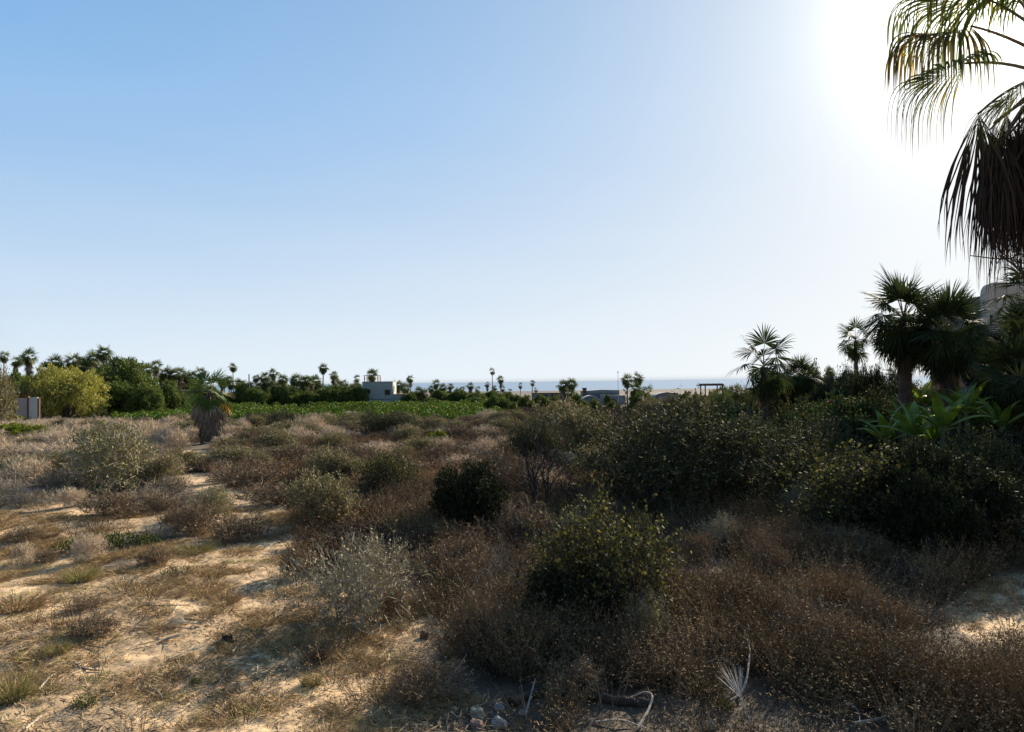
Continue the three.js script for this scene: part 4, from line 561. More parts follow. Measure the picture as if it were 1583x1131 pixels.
{ // cholla cactus with pale joints
  defShrub('cholla', [121], { levels: 3, stems: 9, kids: [4, 4, 3], len: 1, rad: 0.032, tubeFrom: 0.001, splay: [0.3, 1.3], base: 0.3, wander: 0.35, lift: 0.16, fork: [0.5, 1.1], ratio: 0.62, leaves: 0, leafLen: 0.05, leafWid: 0.3, leaf: GREY, wood: [0.19, 0.185, 0.165], w: 2.2, h: 1.7 });
  one('cholla', 0, 'cholla_cactus', 'tangled pale jointed cactus in the shade beside the leafy bush', 770, 925, 812, 125);
  one('cholla', 0, 'cholla_cactus', 'small dark jointed cactus at the edge of the sand path', 407, 832, 792, 26);
}
{ // banana plants
  const r = RNG(44); const leafG = (seed) => { const q = RNG(seed), b = new MB(), rib = new MB(); const N = 10, L = 2.0; let d = V(0.35, 1, 0).normalize(), p = V(0, 0, 0), pl, pr, pm; const pts = [], sag = 0.5 + q() * 1.2;
    for (let i = 0; i <= N; i++) { const t = i / N, w = t < 0.12 ? 0.02 : 0.22 * Math.sin(Math.PI * Math.pow((t - 0.12) / 0.88, 0.7)) + 0.01; pts.push(p); const n = V(-d.y, d.x, 0), l = p.clone().add(V(0, 0, w)).addScaledVector(n, -w * 0.35), rr = p.clone().add(V(0, 0, -w)).addScaledVector(n, -w * 0.35); if (i) { const k = jit(q, [0.22, 0.32, 0.035], 0.3); b.quad(pl, pm, p, l, k); b.quad(pm, pr, rr, p, k); } pl = l; pr = rr; pm = p; d = d.clone().add(V(0.05, -sag * 0.16 * t, 0)).normalize(); p = p.clone().addScaledVector(d, L / N); }
    rib.tube(pts, pts.map((_, i) => 0.035 * (1 - i / N * 0.8)), 5, [0.2, 0.24, 0.06]); return [b.geo(), rib.geo()]; };
  const variants = [1, 2, 3, 4].map(leafG), stem = new MB(); stem.tube([V(0, 0, 0), V(0.03, 0.6, 0), V(0, 1.2, 0)], [0.13, 0.11, 0.07], 8, [0.13, 0.14, 0.06]); const sg = stem.geo(), bm = leafy(0.6, { roughness: 0.5, specularIntensity: 0.5 });
  [['banana plant with one upright glowing leaf between the palm trunks', 1428, 590, 41], ['banana plant with broad backlit leaves beside the second palm trunk', 1482, 606, 37], ['banana plant with torn drooping leaves before the palm trunks', 1395, 625, 36], ['low banana plant with bright leaves at the palm feet', 1440, 640, 35], ['banana plant leaning under the villa window', 1515, 622, 38], ['banana plant in the gloom of the villa hedge', 1368, 640, 34], ['banana plant with a tall bright leaf against the villa wall', 1492, 596, 34], ['banana plant whose leaves arch over the black hedge', 1455, 618, 31], ['small banana plant behind the leaf edge of the black hedge', 1410, 630, 32], ['banana plant with upright leaves at the hedge end', 1545, 618, 33]].forEach(([l, x, ty, D], i) => {
    const p = gd(x, D), h = topH(x, ty, D) - p.y, t = thing('banana_plant', l, 'banana plant', p, i * 1.1); const s = mesh('stem', sg, woodM, t); s.scale.y = Math.max(0.5, h - 1.1) / 1.2;
    for (let k = 0; k < 9; k++) { const [bg, rg] = variants[(k + i) % 4], m = mesh('leaf', bg, bm, t); mesh('midrib', rg, woodM, m); m.position.y = Math.max(0.4, h - 1.3); m.rotation.y = k * 2.4; m.rotation.z = 0.35 - k * 0.11; m.scale.setScalar(0.75 + r() * 0.35); }
  });
}

// ------------------------------------------------------------------ scrub: bushes one by one where they show, a low mass between
const taken = [];
function scatter(n, seed, d0, d1, prob, minGap, cb, x0 = -40, x1 = 1623) {
  const r = RNG(seed); let made = 0;
  for (let i = 0; i < n * 40 && made < n; i++) {
    const px = x0 + r() * (x1 - x0), D = Math.sqrt(d0 * d0 + r() * (d1 * d1 - d0 * d0)), py = horizonY(px) + EYE * F / D; const q = gd(px, D);
    if (r() > prob(px, py, q.x, q.z)) continue; if (minGap && taken.some((t) => (t.x - q.x) ** 2 + (t.z - q.z) ** 2 < minGap * minGap)) continue;
    if (minGap) taken.push(q); made++; cb(q, px, py, D, r);
  }
}
const clearOfPalm = (px, py) => !(px > 290 && px < 356 && py > 684 && py < 712);
const open = (px, py, x, z) => openness(px, py, x, z);
const zoneOf = (px, py) => py < 668 ? (px < 120 ? ['below the acacia and the white wall', 0] : px < 290 ? ['along the near edge of the crops', 1] : px < 560 ? ['between the shaggy palm and the dark dome bush', 2] : px < 720 ? ['beyond the dark dome bush', 3] : ['on the far slope before the beach houses', 4]) : py < 705 ? (px < 130 ? ['round the yellow green succulents', 5] : px < 290 ? ['behind the wispy greenish shrub', 6] : px < 480 ? ['just in front of the shaggy palm', 7] : px < 700 ? ['behind the small leafy bush', 8] : ['behind the leafless branching shrub', 9]) : py < 750 ? (px < 120 ? ['at the end of the pale scrub', 10] : px < 330 ? ['round the small sand gap', 11] : px < 520 ? ['behind the sand path bend', 12] : px < 690 ? ['round the small leafy bush', 13] : ['near the round black bush', 14]) : (px < 330 ? ['bordering the sand strip', 15] : px < 560 ? ['bordering the sand path bend', 16] : px < 720 ? ['in front of the small leafy bush', 17] : ['before the thicket', 18]);
const groups = { grey: ['grey_bush', 'grey leafless twiggy bush', 'grey bushes'], brown: ['brown_bush', 'low brown dry bush', 'brown bushes'], olive: ['olive_bush', 'dull olive bush', 'olive bushes'], fine: ['dark_bush', 'low dark green bush', 'dark bushes'] };
scatter(285, 51, 30, 92, (px, py, x, z) => clearOfPalm(px, py) && px < 1000 && open(px, py, x, z) < 0.12 && py < (px < 330 ? 752 : 800) ? (px < 950 - (py - 640) * 1.0 || px < 700 ? 1 : 0.4) : 0, 1.45, (q, px, py, D, r) => {
  const g = smooth(420, 250, px + (fbm(q.x / 8, q.z / 8) - 0.5) * 400 - (py < 690 ? 120 : 0)), u = r(); const key = u < 0.16 ? 'olive' : u > 0.95 && D > 45 ? 'fine' : r() < g ? 'grey' : r() < 0.62 ? 'brown' : r() < 0.5 ? 'grey' : 'olive';
  const list = protos[key], pr = list[Math.floor(r() * list.length)], [n, l, gr] = groups[key], [zn] = zoneOf(px, py), w = 2.1 + r() * 1.9, h = (0.95 + r() * 0.85) * (key === 'brown' ? 0.85 : 1); q.y -= 0.03; copyOf(pr.o, n, l + ' ' + zn, 'bush', q, r() * 6.28, [w / pr.w, h / pr.h, w / pr.w], gr + ' ' + zn);
});
const asStuff = (pr) => { const m = new MB(); for (const g of pr.geos) { for (let i = 0; i < g.p.length; i++) { m.p.push(g.p[i]); m.c.push(g.c[i]); } } return m.geo(); };
function stuff(name, label, cat, g, mat, list) { // list: [position, turn, sx, sy, tone]
  const o = shadows(new THREE.InstancedMesh(g, mat, list.length)), m = new THREE.Matrix4(), q = new THREE.Quaternion(), c = new THREE.Color();
  list.forEach(([p, a, sx, sy, t, tilt], i) => { q.setFromEuler(new THREE.Euler(tilt ? tilt[0] : 0, a, tilt ? tilt[1] : 0)); m.compose(p, q, V(sx, sy, sx)); o.setMatrixAt(i, m); o.setColorAt(i, c.setRGB(...(t ?? [1, 1, 1]))); });
  o.name = numbered(name); scene.add(o); return tag(o, label, cat, null, 'stuff');
}
defDome('lowbrush', [131, 132], { w: 1.8, h: 0.8, blobs: 6, br: 0.45, base: 0.9, limb: 0.01, inner: 5, twigs: 190, twig: 0.36, tw: 0.020, sub: 4, lift: 0.4, wander: 0.35, leaves: 1.2, leafLen: 0.05, leafWid: 0.4, leaf: [0.48, 0.39, 0.27], leaf2: [0.38, 0.35, 0.18], accent: 0.2, wood: [0.46, 0.39, 0.30] }, dryM);
{ const L = []; scatter(3600, 61, 20, 128, (px, py, x, z) => (py < 652 && px < 775 ? 0 : clearOfPalm(px, py) && px < 1250 ? (open(px, py, x, z) < 0.12 ? (px < 330 && py > 752 ? 0.25 : 1) : 0.01) : 0), 0, (q, px, py, D, r) => { const g = smooth(430, 230, px + (fbm(q.x / 8, q.z / 8) - 0.5) * 400), k = 0.5 + r() * 0.5, warm = fbm(q.x / 6 + 30, q.z / 6); const b = [mix(0.52, 1.15, g), mix(0.44 - 0.06 * warm, 1.12, g), mix(0.38 - 0.12 * warm, 1.05, g)]; const s = 0.7 + r() * 0.6; L.push([q, r() * 6.28, s, 0.45 + r() * 0.6, b.map((c) => c * k * 0.8)]); });  // brush tones lowered so the gaps between bushes look shaded
  stuff('undergrowth', 'low tangled brush covering the ground between the bushes', 'undergrowth', asStuff(protos.lowbrush[0]), dryM, L); }
// pale slope behind the last scrub
// green crops
{ const r = RNG(9), m = new MB(); for (let i = 0; i < 70; i++) { const a = r() * 6.28, q = V(Math.cos(a) * r() * 0.45, 0.1 + r() * 0.75, Math.sin(a) * r() * 0.45), d = rndDir(r).add(V(0, 0.5, 0)).normalize(); m.leaf(q, d, rndDir(r).cross(d).normalize(), 0.3, 0.17, jit(r, [0.11, 0.175, 0.025], 0.45)); }
  const L = []; for (let D = 82; D < 158; D += 1.5) for (let px = 178; px < 770; px += 1.05 / D * F) { const y = horizonY(px) + EYE * F / D; if (px < 280 ? y > 652 || y < 633 : px < 360 ? y > 650 || y < 630 : y > 657 - Math.max(0, px - 700) * 0.12) continue; if (fbm(px / 60, D / 9, 3) < 0.33 + 0.1 * r()) continue; const q = gd(px + (r() - 0.5) * 3, D + (r() - 0.5) * 0.5); L.push([q, r() * 6.28, 1 + r() * 0.5, 0.8 + r() * 0.6, [0.85 + r() * 0.3, 0.85 + r() * 0.3, 0.8]]); }
  stuff('crop_rows', 'bright green leafy crops growing in the long field', 'crops', m.geo(), leafM, L); }

// ------------------------------------------------------------------ grasses
function tuft(seed, P) { const r = RNG(seed), m = new MB(); for (let i = 0; i < P.n; i++) { const a = r() * 6.28, e = P.lean * Math.sqrt(r()), L = P.h * (0.5 + 0.6 * r()); let d = V(Math.cos(a) * Math.sin(e), Math.cos(e), Math.sin(a) * Math.sin(e)), q = V(Math.cos(a + r() - 0.5), 0, Math.sin(a + r() - 0.5)).multiplyScalar(P.base * Math.sqrt(r())); q.y = -0.02; const pts = [q], w = [P.w]; for (let s = 1; s <= P.steps; s++) { d = d.clone().add(V(Math.cos(a) * P.bend, -P.bend * 0.6 * s / P.steps, Math.sin(a) * P.bend)).addScaledVector(rndDir(r), 0.12).normalize(); q = q.clone().addScaledVector(d, L / P.steps); pts.push(q); w.push(P.w * (1 - s / P.steps) + 0.0008); }
    const c = jit(r, r() < (P.alt ?? 0) ? P.c2 : P.c, 0.35); m.ribbon(pts, w, rndDir(r).cross(d).normalize(), c);
    for (let s = 0; s < (P.seeds ?? 0); s++) { const t = 0.45 + 0.55 * r(), f = t * P.steps * 0.999, j = Math.floor(f), b = pts[j].clone().lerp(pts[j + 1], f - j), dd = rndDir(r).addScaledVector(d, 0.8).normalize(); m.leaf(b, dd, rndDir(r).cross(dd).normalize(), P.sl * (0.6 + 0.8 * r()), P.sl * 0.3, jit(r, P.sc, 0.35)); } }
  return m; }
const DRY = [0.185, 0.135, 0.070];
const tallG = [1, 2, 3].map((s) => tuft(s, { n: 26, h: 0.95, lean: 0.5, base: 0.22, w: 0.011, steps: 4, bend: 0.10, c: DRY, alt: 0.2, c2: [0.30, 0.225, 0.13], seeds: 7, sl: 0.055, sc: [0.27, 0.195, 0.10] }).geo());
const strawG = [4, 5].map((s) => tuft(s, { n: 60, h: 0.30, lean: 1.0, base: 0.16, w: 0.011, steps: 4, bend: 0.25, c: [0.42, 0.30, 0.15], alt: 0.3, c2: [0.30, 0.21, 0.10], seeds: 1, sl: 0.03, sc: [0.4, 0.28, 0.14] }).geo());
const greenG = tuft(6, { n: 50, h: 0.26, lean: 1.0, base: 0.16, w: 0.012, steps: 4, bend: 0.25, c: [0.20, 0.23, 0.05], alt: 0.4, c2: [0.36, 0.29, 0.13], seeds: 1, sl: 0.03, sc: [0.3, 0.28, 0.1] }).geo();
{ // the big dry grass stand of the near and right ground
  const bare = (px, py, x, z) => { const o = open(px, py, x, z); if (o > 0.25) return 0.02; const edge = px - (640 + (py > 960 ? (py - 960) * 0.7 : 0) - (py < 900 ? (900 - py) * 0.9 : 0)); return clamp(edge / 90) * (py > 1060 && px < 1240 ? 0.3 : 1) * (ELL(px, py, [[920, 1085, 80, 30], [1155, 1105, 60, 70], [1000, 1112, 55, 34], [1350, 1112, 60, 16], [745, 1108, 70, 26], [690, 1060, 60, 60]]) > 0.3 ? 0.05 : 1); };
  const S = [[], [], []]; scatter(8200, 71, 9.5, 34, (px, py, x, z) => bare(px, py, x, z) * smooth(0.33, 0.5, fbm(x / 1.5, z / 1.5 + 20, 3)), 0, (q, px, py, D, r) => { const t = 0.35 + 0.8 * fbm(q.x / 1.2, q.z / 1.2 + 7), k = t * (0.4 + 1.0 * r()); S[Math.floor(r() * 3)].push([q, r() * 6.28, 0.7 + r() * 0.5, (0.45 + r() * 0.5) * (0.6 + 0.9 * smooth(0.36, 0.7, fbm(q.x / 1.5, q.z / 1.5 + 20, 3))), [k * 1.05, k, k * 0.95]]); });
  S.forEach((l, i) => stuff('dry_grass', ['tall brown dry grass filling the near ground', 'brown seeding grass stalks mixed through the near ground', 'dark brown grass clumps mixed through the near ground'][i], 'grass', tallG[i], dryM, l));
  const T = []; scatter(1500, 72, 24, 60, (px, py, x, z) => (px > 330 && px < 760 && open(px, py, x, z) < 0.3 && py < 840 ? smooth(0.4, 0.6, fbm(x / 3 + 60, z / 3)) : 0), 0, (q, px, py, D, r) => T.push([q, r() * 6.28, 1 + r() * 0.7, 0.6 + r() * 0.5, [1.2, 1.0, 0.9]]));
  stuff('rusty_grass', 'rust brown grass patches between the middle bushes', 'grass', tallG[1], dryM, T);
  { const keys = ['brown', 'bare', 'brown', 'pale', 'brown', 'bare'], names = { brown: ['dead_shrub', 'dry brown twiggy shrub standing in the tall brown grass', 'brown shrubs in the tall grass'], bare: ['bare_shrub', 'dark leafless shrub standing in the tall brown grass', 'leafless shrubs in the tall grass'], pale: ['pale_shrub', 'pale dry shrub standing in the tall brown grass', 'pale shrubs in the tall grass'] }; let i = 0;
    scatter(34, 91, 10, 25, (px, py, x, z) => (bare(px, py, x, z) > 0.5 && py > 825 && px > 680 && ELL(px, py, [[920, 1085, 150, 60], [1152, 1100, 90, 90], [745, 1110, 100, 50], [1000, 1110, 70, 50]]) < 0.05 ? 1 : 0), 1.1, (q, px, py, D, r) => { const k = keys[i % 6], [n, l, g] = names[k], pr = protos[k][i % protos[k].length], w = 0.9 + r() * 1.1, h = k === 'bare' ? 0.9 + r() * 0.6 : 0.8 + r() * 0.5; i++; copyOf(pr.o, n, l, 'bush', q, r() * 6.28, [w / pr.w, h / pr.h, w / pr.w], g); }); }
  { const g = tuft(31, { n: 9, h: 1.25, lean: 0.35, base: 0.2, w: 0.011, steps: 5, bend: 0.06, c: [0.30, 0.22, 0.13], alt: 0.4, c2: [0.40, 0.33, 0.22], seeds: 7, sl: 0.045, sc: [0.34, 0.25, 0.14] }).geo(), L = []; scatter(700, 92, 10, 30, (px, py, x, z) => bare(px, py, x, z) * smooth(0.5, 0.65, fbm(x / 1.1 + 70, z / 1.1, 3)), 0, (q, px, py, D, r) => L.push([q, r() * 6.28, 0.8 + r() * 0.5, 0.6 + r() * 0.6, null])); stuff('grass_stalks', 'pale tall seed stalks rising above the brown grass', 'grass', g, dryM, L); }
  const A = [], B = [], C = []; const mask = (px, py) => (px < 760 && py > 790 ? 1 : px > 1480 && py > 880 ? 0.5 : 0);
  scatter(3600, 73, 9.5, 30, (px, py, x, z) => mask(px, py) * smooth(0.44, 0.66, fbm(x / 0.9 + 11, z / 0.9, 3)), 0, (q, px, py, D, r) => { const s = 0.4 + r() * 0.8, k = 0.75 + r() * 0.5; (r() < 0.5 ? A : B).push([q, r() * 6.28, s, s * (0.5 + r() * 0.5), [k, k * 0.97, k * 0.9]]); });
  scatter(300, 74, 9.5, 26, (px, py, x, z) => (px < 620 && py > 850 ? smooth(0.52, 0.68, fbm(x / 1.1 + 71, z / 1.1, 3)) : 0), 0, (q, px, py, D, r) => { const s = 0.3 + r() * 0.7; C.push([q, r() * 6.28, s, s * (0.5 + r() * 0.5), [1, 1, 1]]); });
  stuff('straw_grass', 'short straw coloured grass strewn over the sandy clearing', 'grass', strawG[0], dryM, A); stuff('straw_grass', 'flattened dead grass matted on the sandy clearing', 'grass', strawG[1], dryM, B); stuff('green_grass', 'sparse short green grass sprouting on the sandy clearing', 'grass', greenG, leafM, C);
  // litter lying on the sand
  const bits = [0, 1, 2].map((s) => { const r = RNG(200 + s), m = new MB(); for (let i = 0; i < 14; i++) { const a = r() * 6.28, d = V(Math.cos(a), (r() - 0.5) * 0.12, Math.sin(a)), q = V((r() - 0.5) * 0.7, 0.008 + r() * 0.012, (r() - 0.5) * 0.7), L = 0.04 + r() * r() * 0.3, c = jit(r, r() < 0.55 ? [0.11, 0.075, 0.05] : [0.50, 0.38, 0.23], 0.3); m.ribbon([q, q.clone().addScaledVector(d, L / 2).add(V((r() - 0.5) * 0.02, 0.004, (r() - 0.5) * 0.02)), q.clone().addScaledVector(d, L)], [0.004, 0.007 + r() * r() * 0.02, 0.003], V(-d.z, 0.3, d.x).normalize(), c); } return m.geo(); });
  const Lb = [[], [], []]; scatter(5600, 75, 9, 30, (px, py, x, z) => (px < 800 || px > 1450) && py > 780 ? 0.05 + 0.95 * smooth(0.46, 0.62, fbm(x / 1.0 + 31, z / 0.8, 3)) : 0, 0, (q, px, py, D, r) => Lb[Math.floor(r() * 3)].push([q, r() * 6.28, 0.7 + r() * 0.8, 1, null]));
  Lb.forEach((l, i) => stuff('ground_litter', ['dead leaf and twig litter lying on the sand', 'bleached straw litter scattered over the sand', 'broken twigs and chaff scattered over the sand'][i], 'litter', bits[i], dryM, l));
}
{ // grass tufts and small dry plants that stand out on the clearing
  const mk = (g, m, pn) => { const o = new THREE.Group(); mesh(pn, g, m, o); return o; };
  const T = { straw: { o: mk(tuft(301, { n: 520, h: 0.5, lean: 1.05, base: 0.3, w: 0.013, steps: 4, bend: 0.18, c: [0.40, 0.28, 0.14], alt: 0.35, c2: [0.22, 0.15, 0.08], seeds: 2, sl: 0.03, sc: [0.34, 0.24, 0.13] }).geo(), dryM, 'blades'), w: 1.1, h: 0.5 }, green: { o: mk(tuft(302, { n: 460, h: 0.45, lean: 0.95, base: 0.28, w: 0.013, steps: 4, bend: 0.16, c: [0.20, 0.21, 0.06], alt: 0.5, c2: [0.34, 0.27, 0.13], seeds: 2, sl: 0.03, sc: [0.3, 0.25, 0.12] }).geo(), leafM, 'blades'), w: 1, h: 0.45 }, brown: { o: mk(tuft(303, { n: 300, h: 0.62, lean: 1.0, base: 0.35, w: 0.012, steps: 4, bend: 0.12, c: [0.25, 0.17, 0.10], alt: 0.3, c2: [0.38, 0.28, 0.16], seeds: 5, sl: 0.05, sc: [0.28, 0.19, 0.10] }).geo(), dryM, 'blades'), w: 1.2, h: 0.62 } };
  const put = (k, x, b, tp, w, l, name = 'grass_tuft', cat = 'grass tuft', key) => { const pr = key ? protos[key][0] : k === 'brown' ? protos.brown[Math.floor(x) % 3] : T[k], D = depthAt(x, b), p = gd(x, D); p.y -= 0.02; copyOf(pr.o, name, l, cat, p, x * 0.7, [M(w, D) / pr.w, Math.max(0.1, (topH(x, tp, D) - p.y)) / pr.h, M(w, D) / pr.w]); };
  for (const a of [['brown', 173, 796, 758, 95, 'widest brown grass clump behind the sand strip'], ['brown', 250, 790, 764, 58, 'brown grass clump ending the sand strip'], ['brown', 266, 818, 786, 48, 'small round brown tuft beside the spreading dark shrub'], ['brown', 300, 826, 770, 70, 'greyish brown clump in front of the sand strip'], ['brown', 372, 834, 792, 96, 'dark spreading brown clump at the path edge'], ['brown', 238, 878, 842, 50, 'rounded brown tuft above the small green weeds'], ['green', 124, 902, 858, 56, 'olive tuft with a long shadow on open sand'], ['straw', 93, 918, 900, 34, 'small straw tuft under the olive tuft'], ['green', 300, 856, 826, 66, 'olive brown clump beside the green creeping weeds'], ['straw', 30, 948, 900, 90, 'large straw mound at the near end of the open sand'], ['brown', 138, 948, 920, 60, 'matted brown mound in the middle of the clearing'], ['brown', 148, 985, 945, 76, 'tangled brown mound beside the bleached sticks'], ['green', 88, 1012, 975, 40, 'yellow green grass tuft below the tangled mound'], ['green', 22, 1075, 1010, 66, 'tall pale green grass tuft at the lower corner'], ['brown', 74, 866, 846, 40, 'dark low tuft beside the bare twigs'], ['brown', 38, 838, 812, 60, 'dark tuft at the far side of the open sand'], ['straw', 75, 832, 812, 30, 'light brown tuft next to the dark far tuft'], ['straw', 270, 930, 905, 32, 'thin green straw tuft in the centre of the clearing'], ['straw', 345, 935, 905, 60, 'thin twiggy tuft beside the path on the clearing'], ['brown', 490, 1010, 985, 60, 'dark matted tuft near the pale stone'], ['green', 478, 1050, 1020, 36, 'bright little grass tuft in the litter'], ['brown', 650, 1075, 1020, 120, 'dark grass mound at the shade edge'], ['brown', 880, 1065, 1010, 120, 'brown bushy grass clump above the dark hollow'], ['brown', 600, 950, 900, 50, 'brown seedling clump beside the pale twiggy shrub'], ['brown', 425, 780, 745, 120, 'warm brown clump beyond the path bend'], ['brown', 385, 755, 715, 110, 'rusty brown clump above the path'], ['brown', 455, 895, 838, 60, 'brown clump between the path and the pale twiggy shrub']]) put(...a);
  for (const [x, b, tp, w, l] of [[110, 786, 752, 52, 'silvery twig shrub above the open sand'], [12, 782, 738, 60, 'grey twig shrub at the end of the sand strip'], [138, 868, 822, 60, 'silvery bare twigs among green creeping weeds'], [36, 868, 836, 40, 'tiny grey twig bush on open sand'], [330, 800, 752, 60, 'greenish grey upright shrub above the dark clump']]) put(null, x, b, tp, w, l, 'twig_shrub', 'bush', x > 300 ? 'wispy' : 'grey');
  // creeping green weeds
  const w = new MB(), r = RNG(88); for (let i = 0; i < 420; i++) { const a = r() * 6.28, R = Math.sqrt(r()) * 0.5, q = V(Math.cos(a) * R, 0.03 + r() * 0.22 * (1 - R), Math.sin(a) * R), d = rndDir(r).add(V(0, 0.5, 0)).normalize(); w.leaf(q, d, rndDir(r).cross(d).normalize(), 0.055, 0.035, jit(r, r() < 0.2 ? [0.22, 0.19, 0.05] : [0.075, 0.10, 0.03], 0.35)); } for (let i = 0; i < 18; i++) { const a = r() * 6.28; w.tube([V(0, 0.02, 0), V(Math.cos(a) * 0.25, 0.06, Math.sin(a) * 0.25), V(Math.cos(a) * 0.5, 0.03, Math.sin(a) * 0.5)], [0.008, 0.006, 0.003], 4, [0.14, 0.11, 0.06]); }
  T.weed = { o: mk(w.geo(), leafM, 'leaves'), w: 1, h: 0.25 };
  for (const [x, b, tp, wd, l] of [[152, 850, 822, 80, 'green creeping weeds around the silvery bare twigs'], [190, 845, 818, 66, 'dark green creeping weeds against the brown grass'], [112, 855, 828, 60, 'shaded green weeds before the open sand'], [272, 892, 874, 52, 'isolated bright green weed patch on the sand'], [228, 845, 822, 40, 'small green weeds behind the rounded brown tuft'], [300, 1048, 1040, 20, 'tiny green weed among the bleached sticks'], [130, 1082, 1066, 40, 'small green weed sprouting on the lower sand'], [1110, 1090, 1070, 30, 'green sprig beside the fallen palm fronds']]) put('weed', x, b, tp, wd, l, 'weed_patch', 'weeds');
}
{ // fallen palm leaves, sticks and stones
  const r = RNG(123), stickM = std({}), pale = [0.48, 0.42, 0.34], brownC = [0.16, 0.11, 0.08], grey = [0.36, 0.33, 0.29];
  const stick = (pts, rad, c, label, group, lift = 0.015) => { // pixels on the ground
    const P = pts.map(([x, y, h]) => { const q = ground(x, y); q.y += rad + lift * r() + (h ?? 0); return q; }), o = P[0].clone(), cv = new THREE.CatmullRomCurve3(P.map((q) => q.sub(o))).getPoints(P.length * 5), m = new MB(); m.tube(cv, cv.map((_, i) => rad * (1 - 0.55 * i / cv.length) * (0.85 + 0.3 * r())), 6, jit(r, c, 0.15)); const s = mesh('fallen_stick', m.geo(), stickM); s.position.copy(o); tag(s, label, 'stick', group); };
  stick([[60, 1068], [82, 1045], [110, 1034]], 0.016, pale, 'longest bleached stick on the lower sand'); stick([[376, 972], [388, 975], [398, 977]], 0.02, grey, 'pale broken branch stub beside the dark bark piece'); stick([[359, 1010], [369, 997], [378, 986]], 0.02, pale, 'bleached stick leaning over the dark bark piece'); stick([[368, 996], [384, 1002]], 0.012, pale, 'short bleached stick crossing under the bark piece'); stick([[238, 1068], [246, 1074], [252, 1082]], 0.028, [0.18, 0.16, 0.15], 'dark grey split stick on open sand'); stick([[340, 1058], [333, 1066], [335, 1075]], 0.014, brownC, 'thin curled dark twig on the lower sand'); stick([[335, 1062], [345, 1050], [352, 1046]], 0.012, pale, 'thin pale forked twig on the lower sand'); stick([[115, 1026], [135, 1036], [158, 1038]], 0.022, [0.2, 0.16, 0.13], 'dark flaking stick beside the bleached one'); stick([[265, 950], [273, 940], [278, 933]], 0.012, pale, 'small pale stick pointing at the green straw tuft'); stick([[280, 957], [310, 960], [333, 962]], 0.012, brownC, 'thin dark stick lying across the clearing'); stick([[218, 938], [260, 937], [295, 936]], 0.014, brownC, 'long dark stick below the rounded weed patch'); stick([[130, 985], [134, 998], [160, 1003]], 0.022, [0.13, 0.1, 0.08], 'curved dark stick near the tangled brown mound'); stick([[40, 1128], [65, 1110]], 0.016, pale, 'pale stick at the lowest edge of the sand'); stick([[240, 1128], [262, 1115], [268, 1108]], 0.012, pale, 'thin pale stem at the bottom of the clearing'); stick([[460, 965], [474, 978], [486, 980]], 0.014, pale, 'curved pale twig by the matted dark tuft'); stick([[330, 1100], [352, 1112]], 0.018, [0.2, 0.17, 0.14], 'short dark stick on bare lower sand'); stick([[690, 1068, 0.1], [706, 1055, 0.2], [722, 1040, 0.3]], 0.014, pale, 'thin stick rising out of the shaded grass mound');
  const arcs = [[[[985, 1130], [1004, 1112, 0.15], [1008, 1098, 0.2], [995, 1088, 0.15], [968, 1084]], 0.022, pale, 'curved white palm stalk by the dark hollow'], [[[920, 1118], [960, 1120, 0.05], [1000, 1128]], 0.016, pale, 'straight pale stalk under the curved white one'], [[[1120, 1092], [1146, 1082, 0.1], [1158, 1055, 0.3], [1157, 1030, 0.4], [1144, 1018, 0.4]], 0.022, pale, 'tall hooked white palm stalk beside the fallen leaf'], [[[1090, 1040, 0.15], [1118, 1036, 0.2], [1140, 1052, 0.1]], 0.012, grey, 'greyish stalk lying behind the hooked one'], [[[1028, 1070], [1045, 1098, 0.04], [1100, 1100]], 0.014, brownC, 'brown stalk along the hollow rim'], [[[812, 1108], [820, 1090, 0.1], [828, 1075, 0.25]], 0.02, grey, 'upright split stalk in the dark hollow'], [[[1320, 1122], [1370, 1116, 0.06], [1400, 1098, 0.15]], 0.024, pale, 'long pale stalk among grass at the lower edge'], [[[1260, 1105], [1282, 1116, 0.04], [1290, 1124]], 0.014, pale, 'short pale stalk beside the long one at the lower edge'], [[[1305, 1096, 0.1], [1325, 1110, 0.1], [1330, 1122]], 0.014, grey, 'bent grey stalk crossing the long pale one'], [[[1400, 1128], [1425, 1112, 0.1], [1450, 1108]], 0.014, grey, 'faint grey stalk deep in the brown grass'], [[[850, 1035, 0.1], [868, 1030, 0.2], [884, 1046, 0.1]], 0.010, grey, 'thin arched stalk above the dark hollow'], [[[600, 1125], [640, 1112], [700, 1116]], 0.016, brownC, 'dark stick on the litter before the stones']]; arcs.forEach((a) => stick(...a));
  // fallen fan leaves
  const fallen = (x, y, L, turn, c, label, up = 0.25) => { const g = fanLeaf(Math.round(x), { elev: up, pet: 0.35, blade: L, n: 16, steps: 5, lod: 2, span: 0.75, droop: 0.04, fold: 0.12, sag: 0, cup: 0.1, roll: 0.25, color: c, stalk: c }); const t = thing('fallen_frond', label, 'dead leaf', ground(x, y).add(V(0, 0.05, 0)), turn); mesh('blade', g.blade.geo(), dryM, t); mesh('stalk', g.stalk.geo(), woodM, t); };
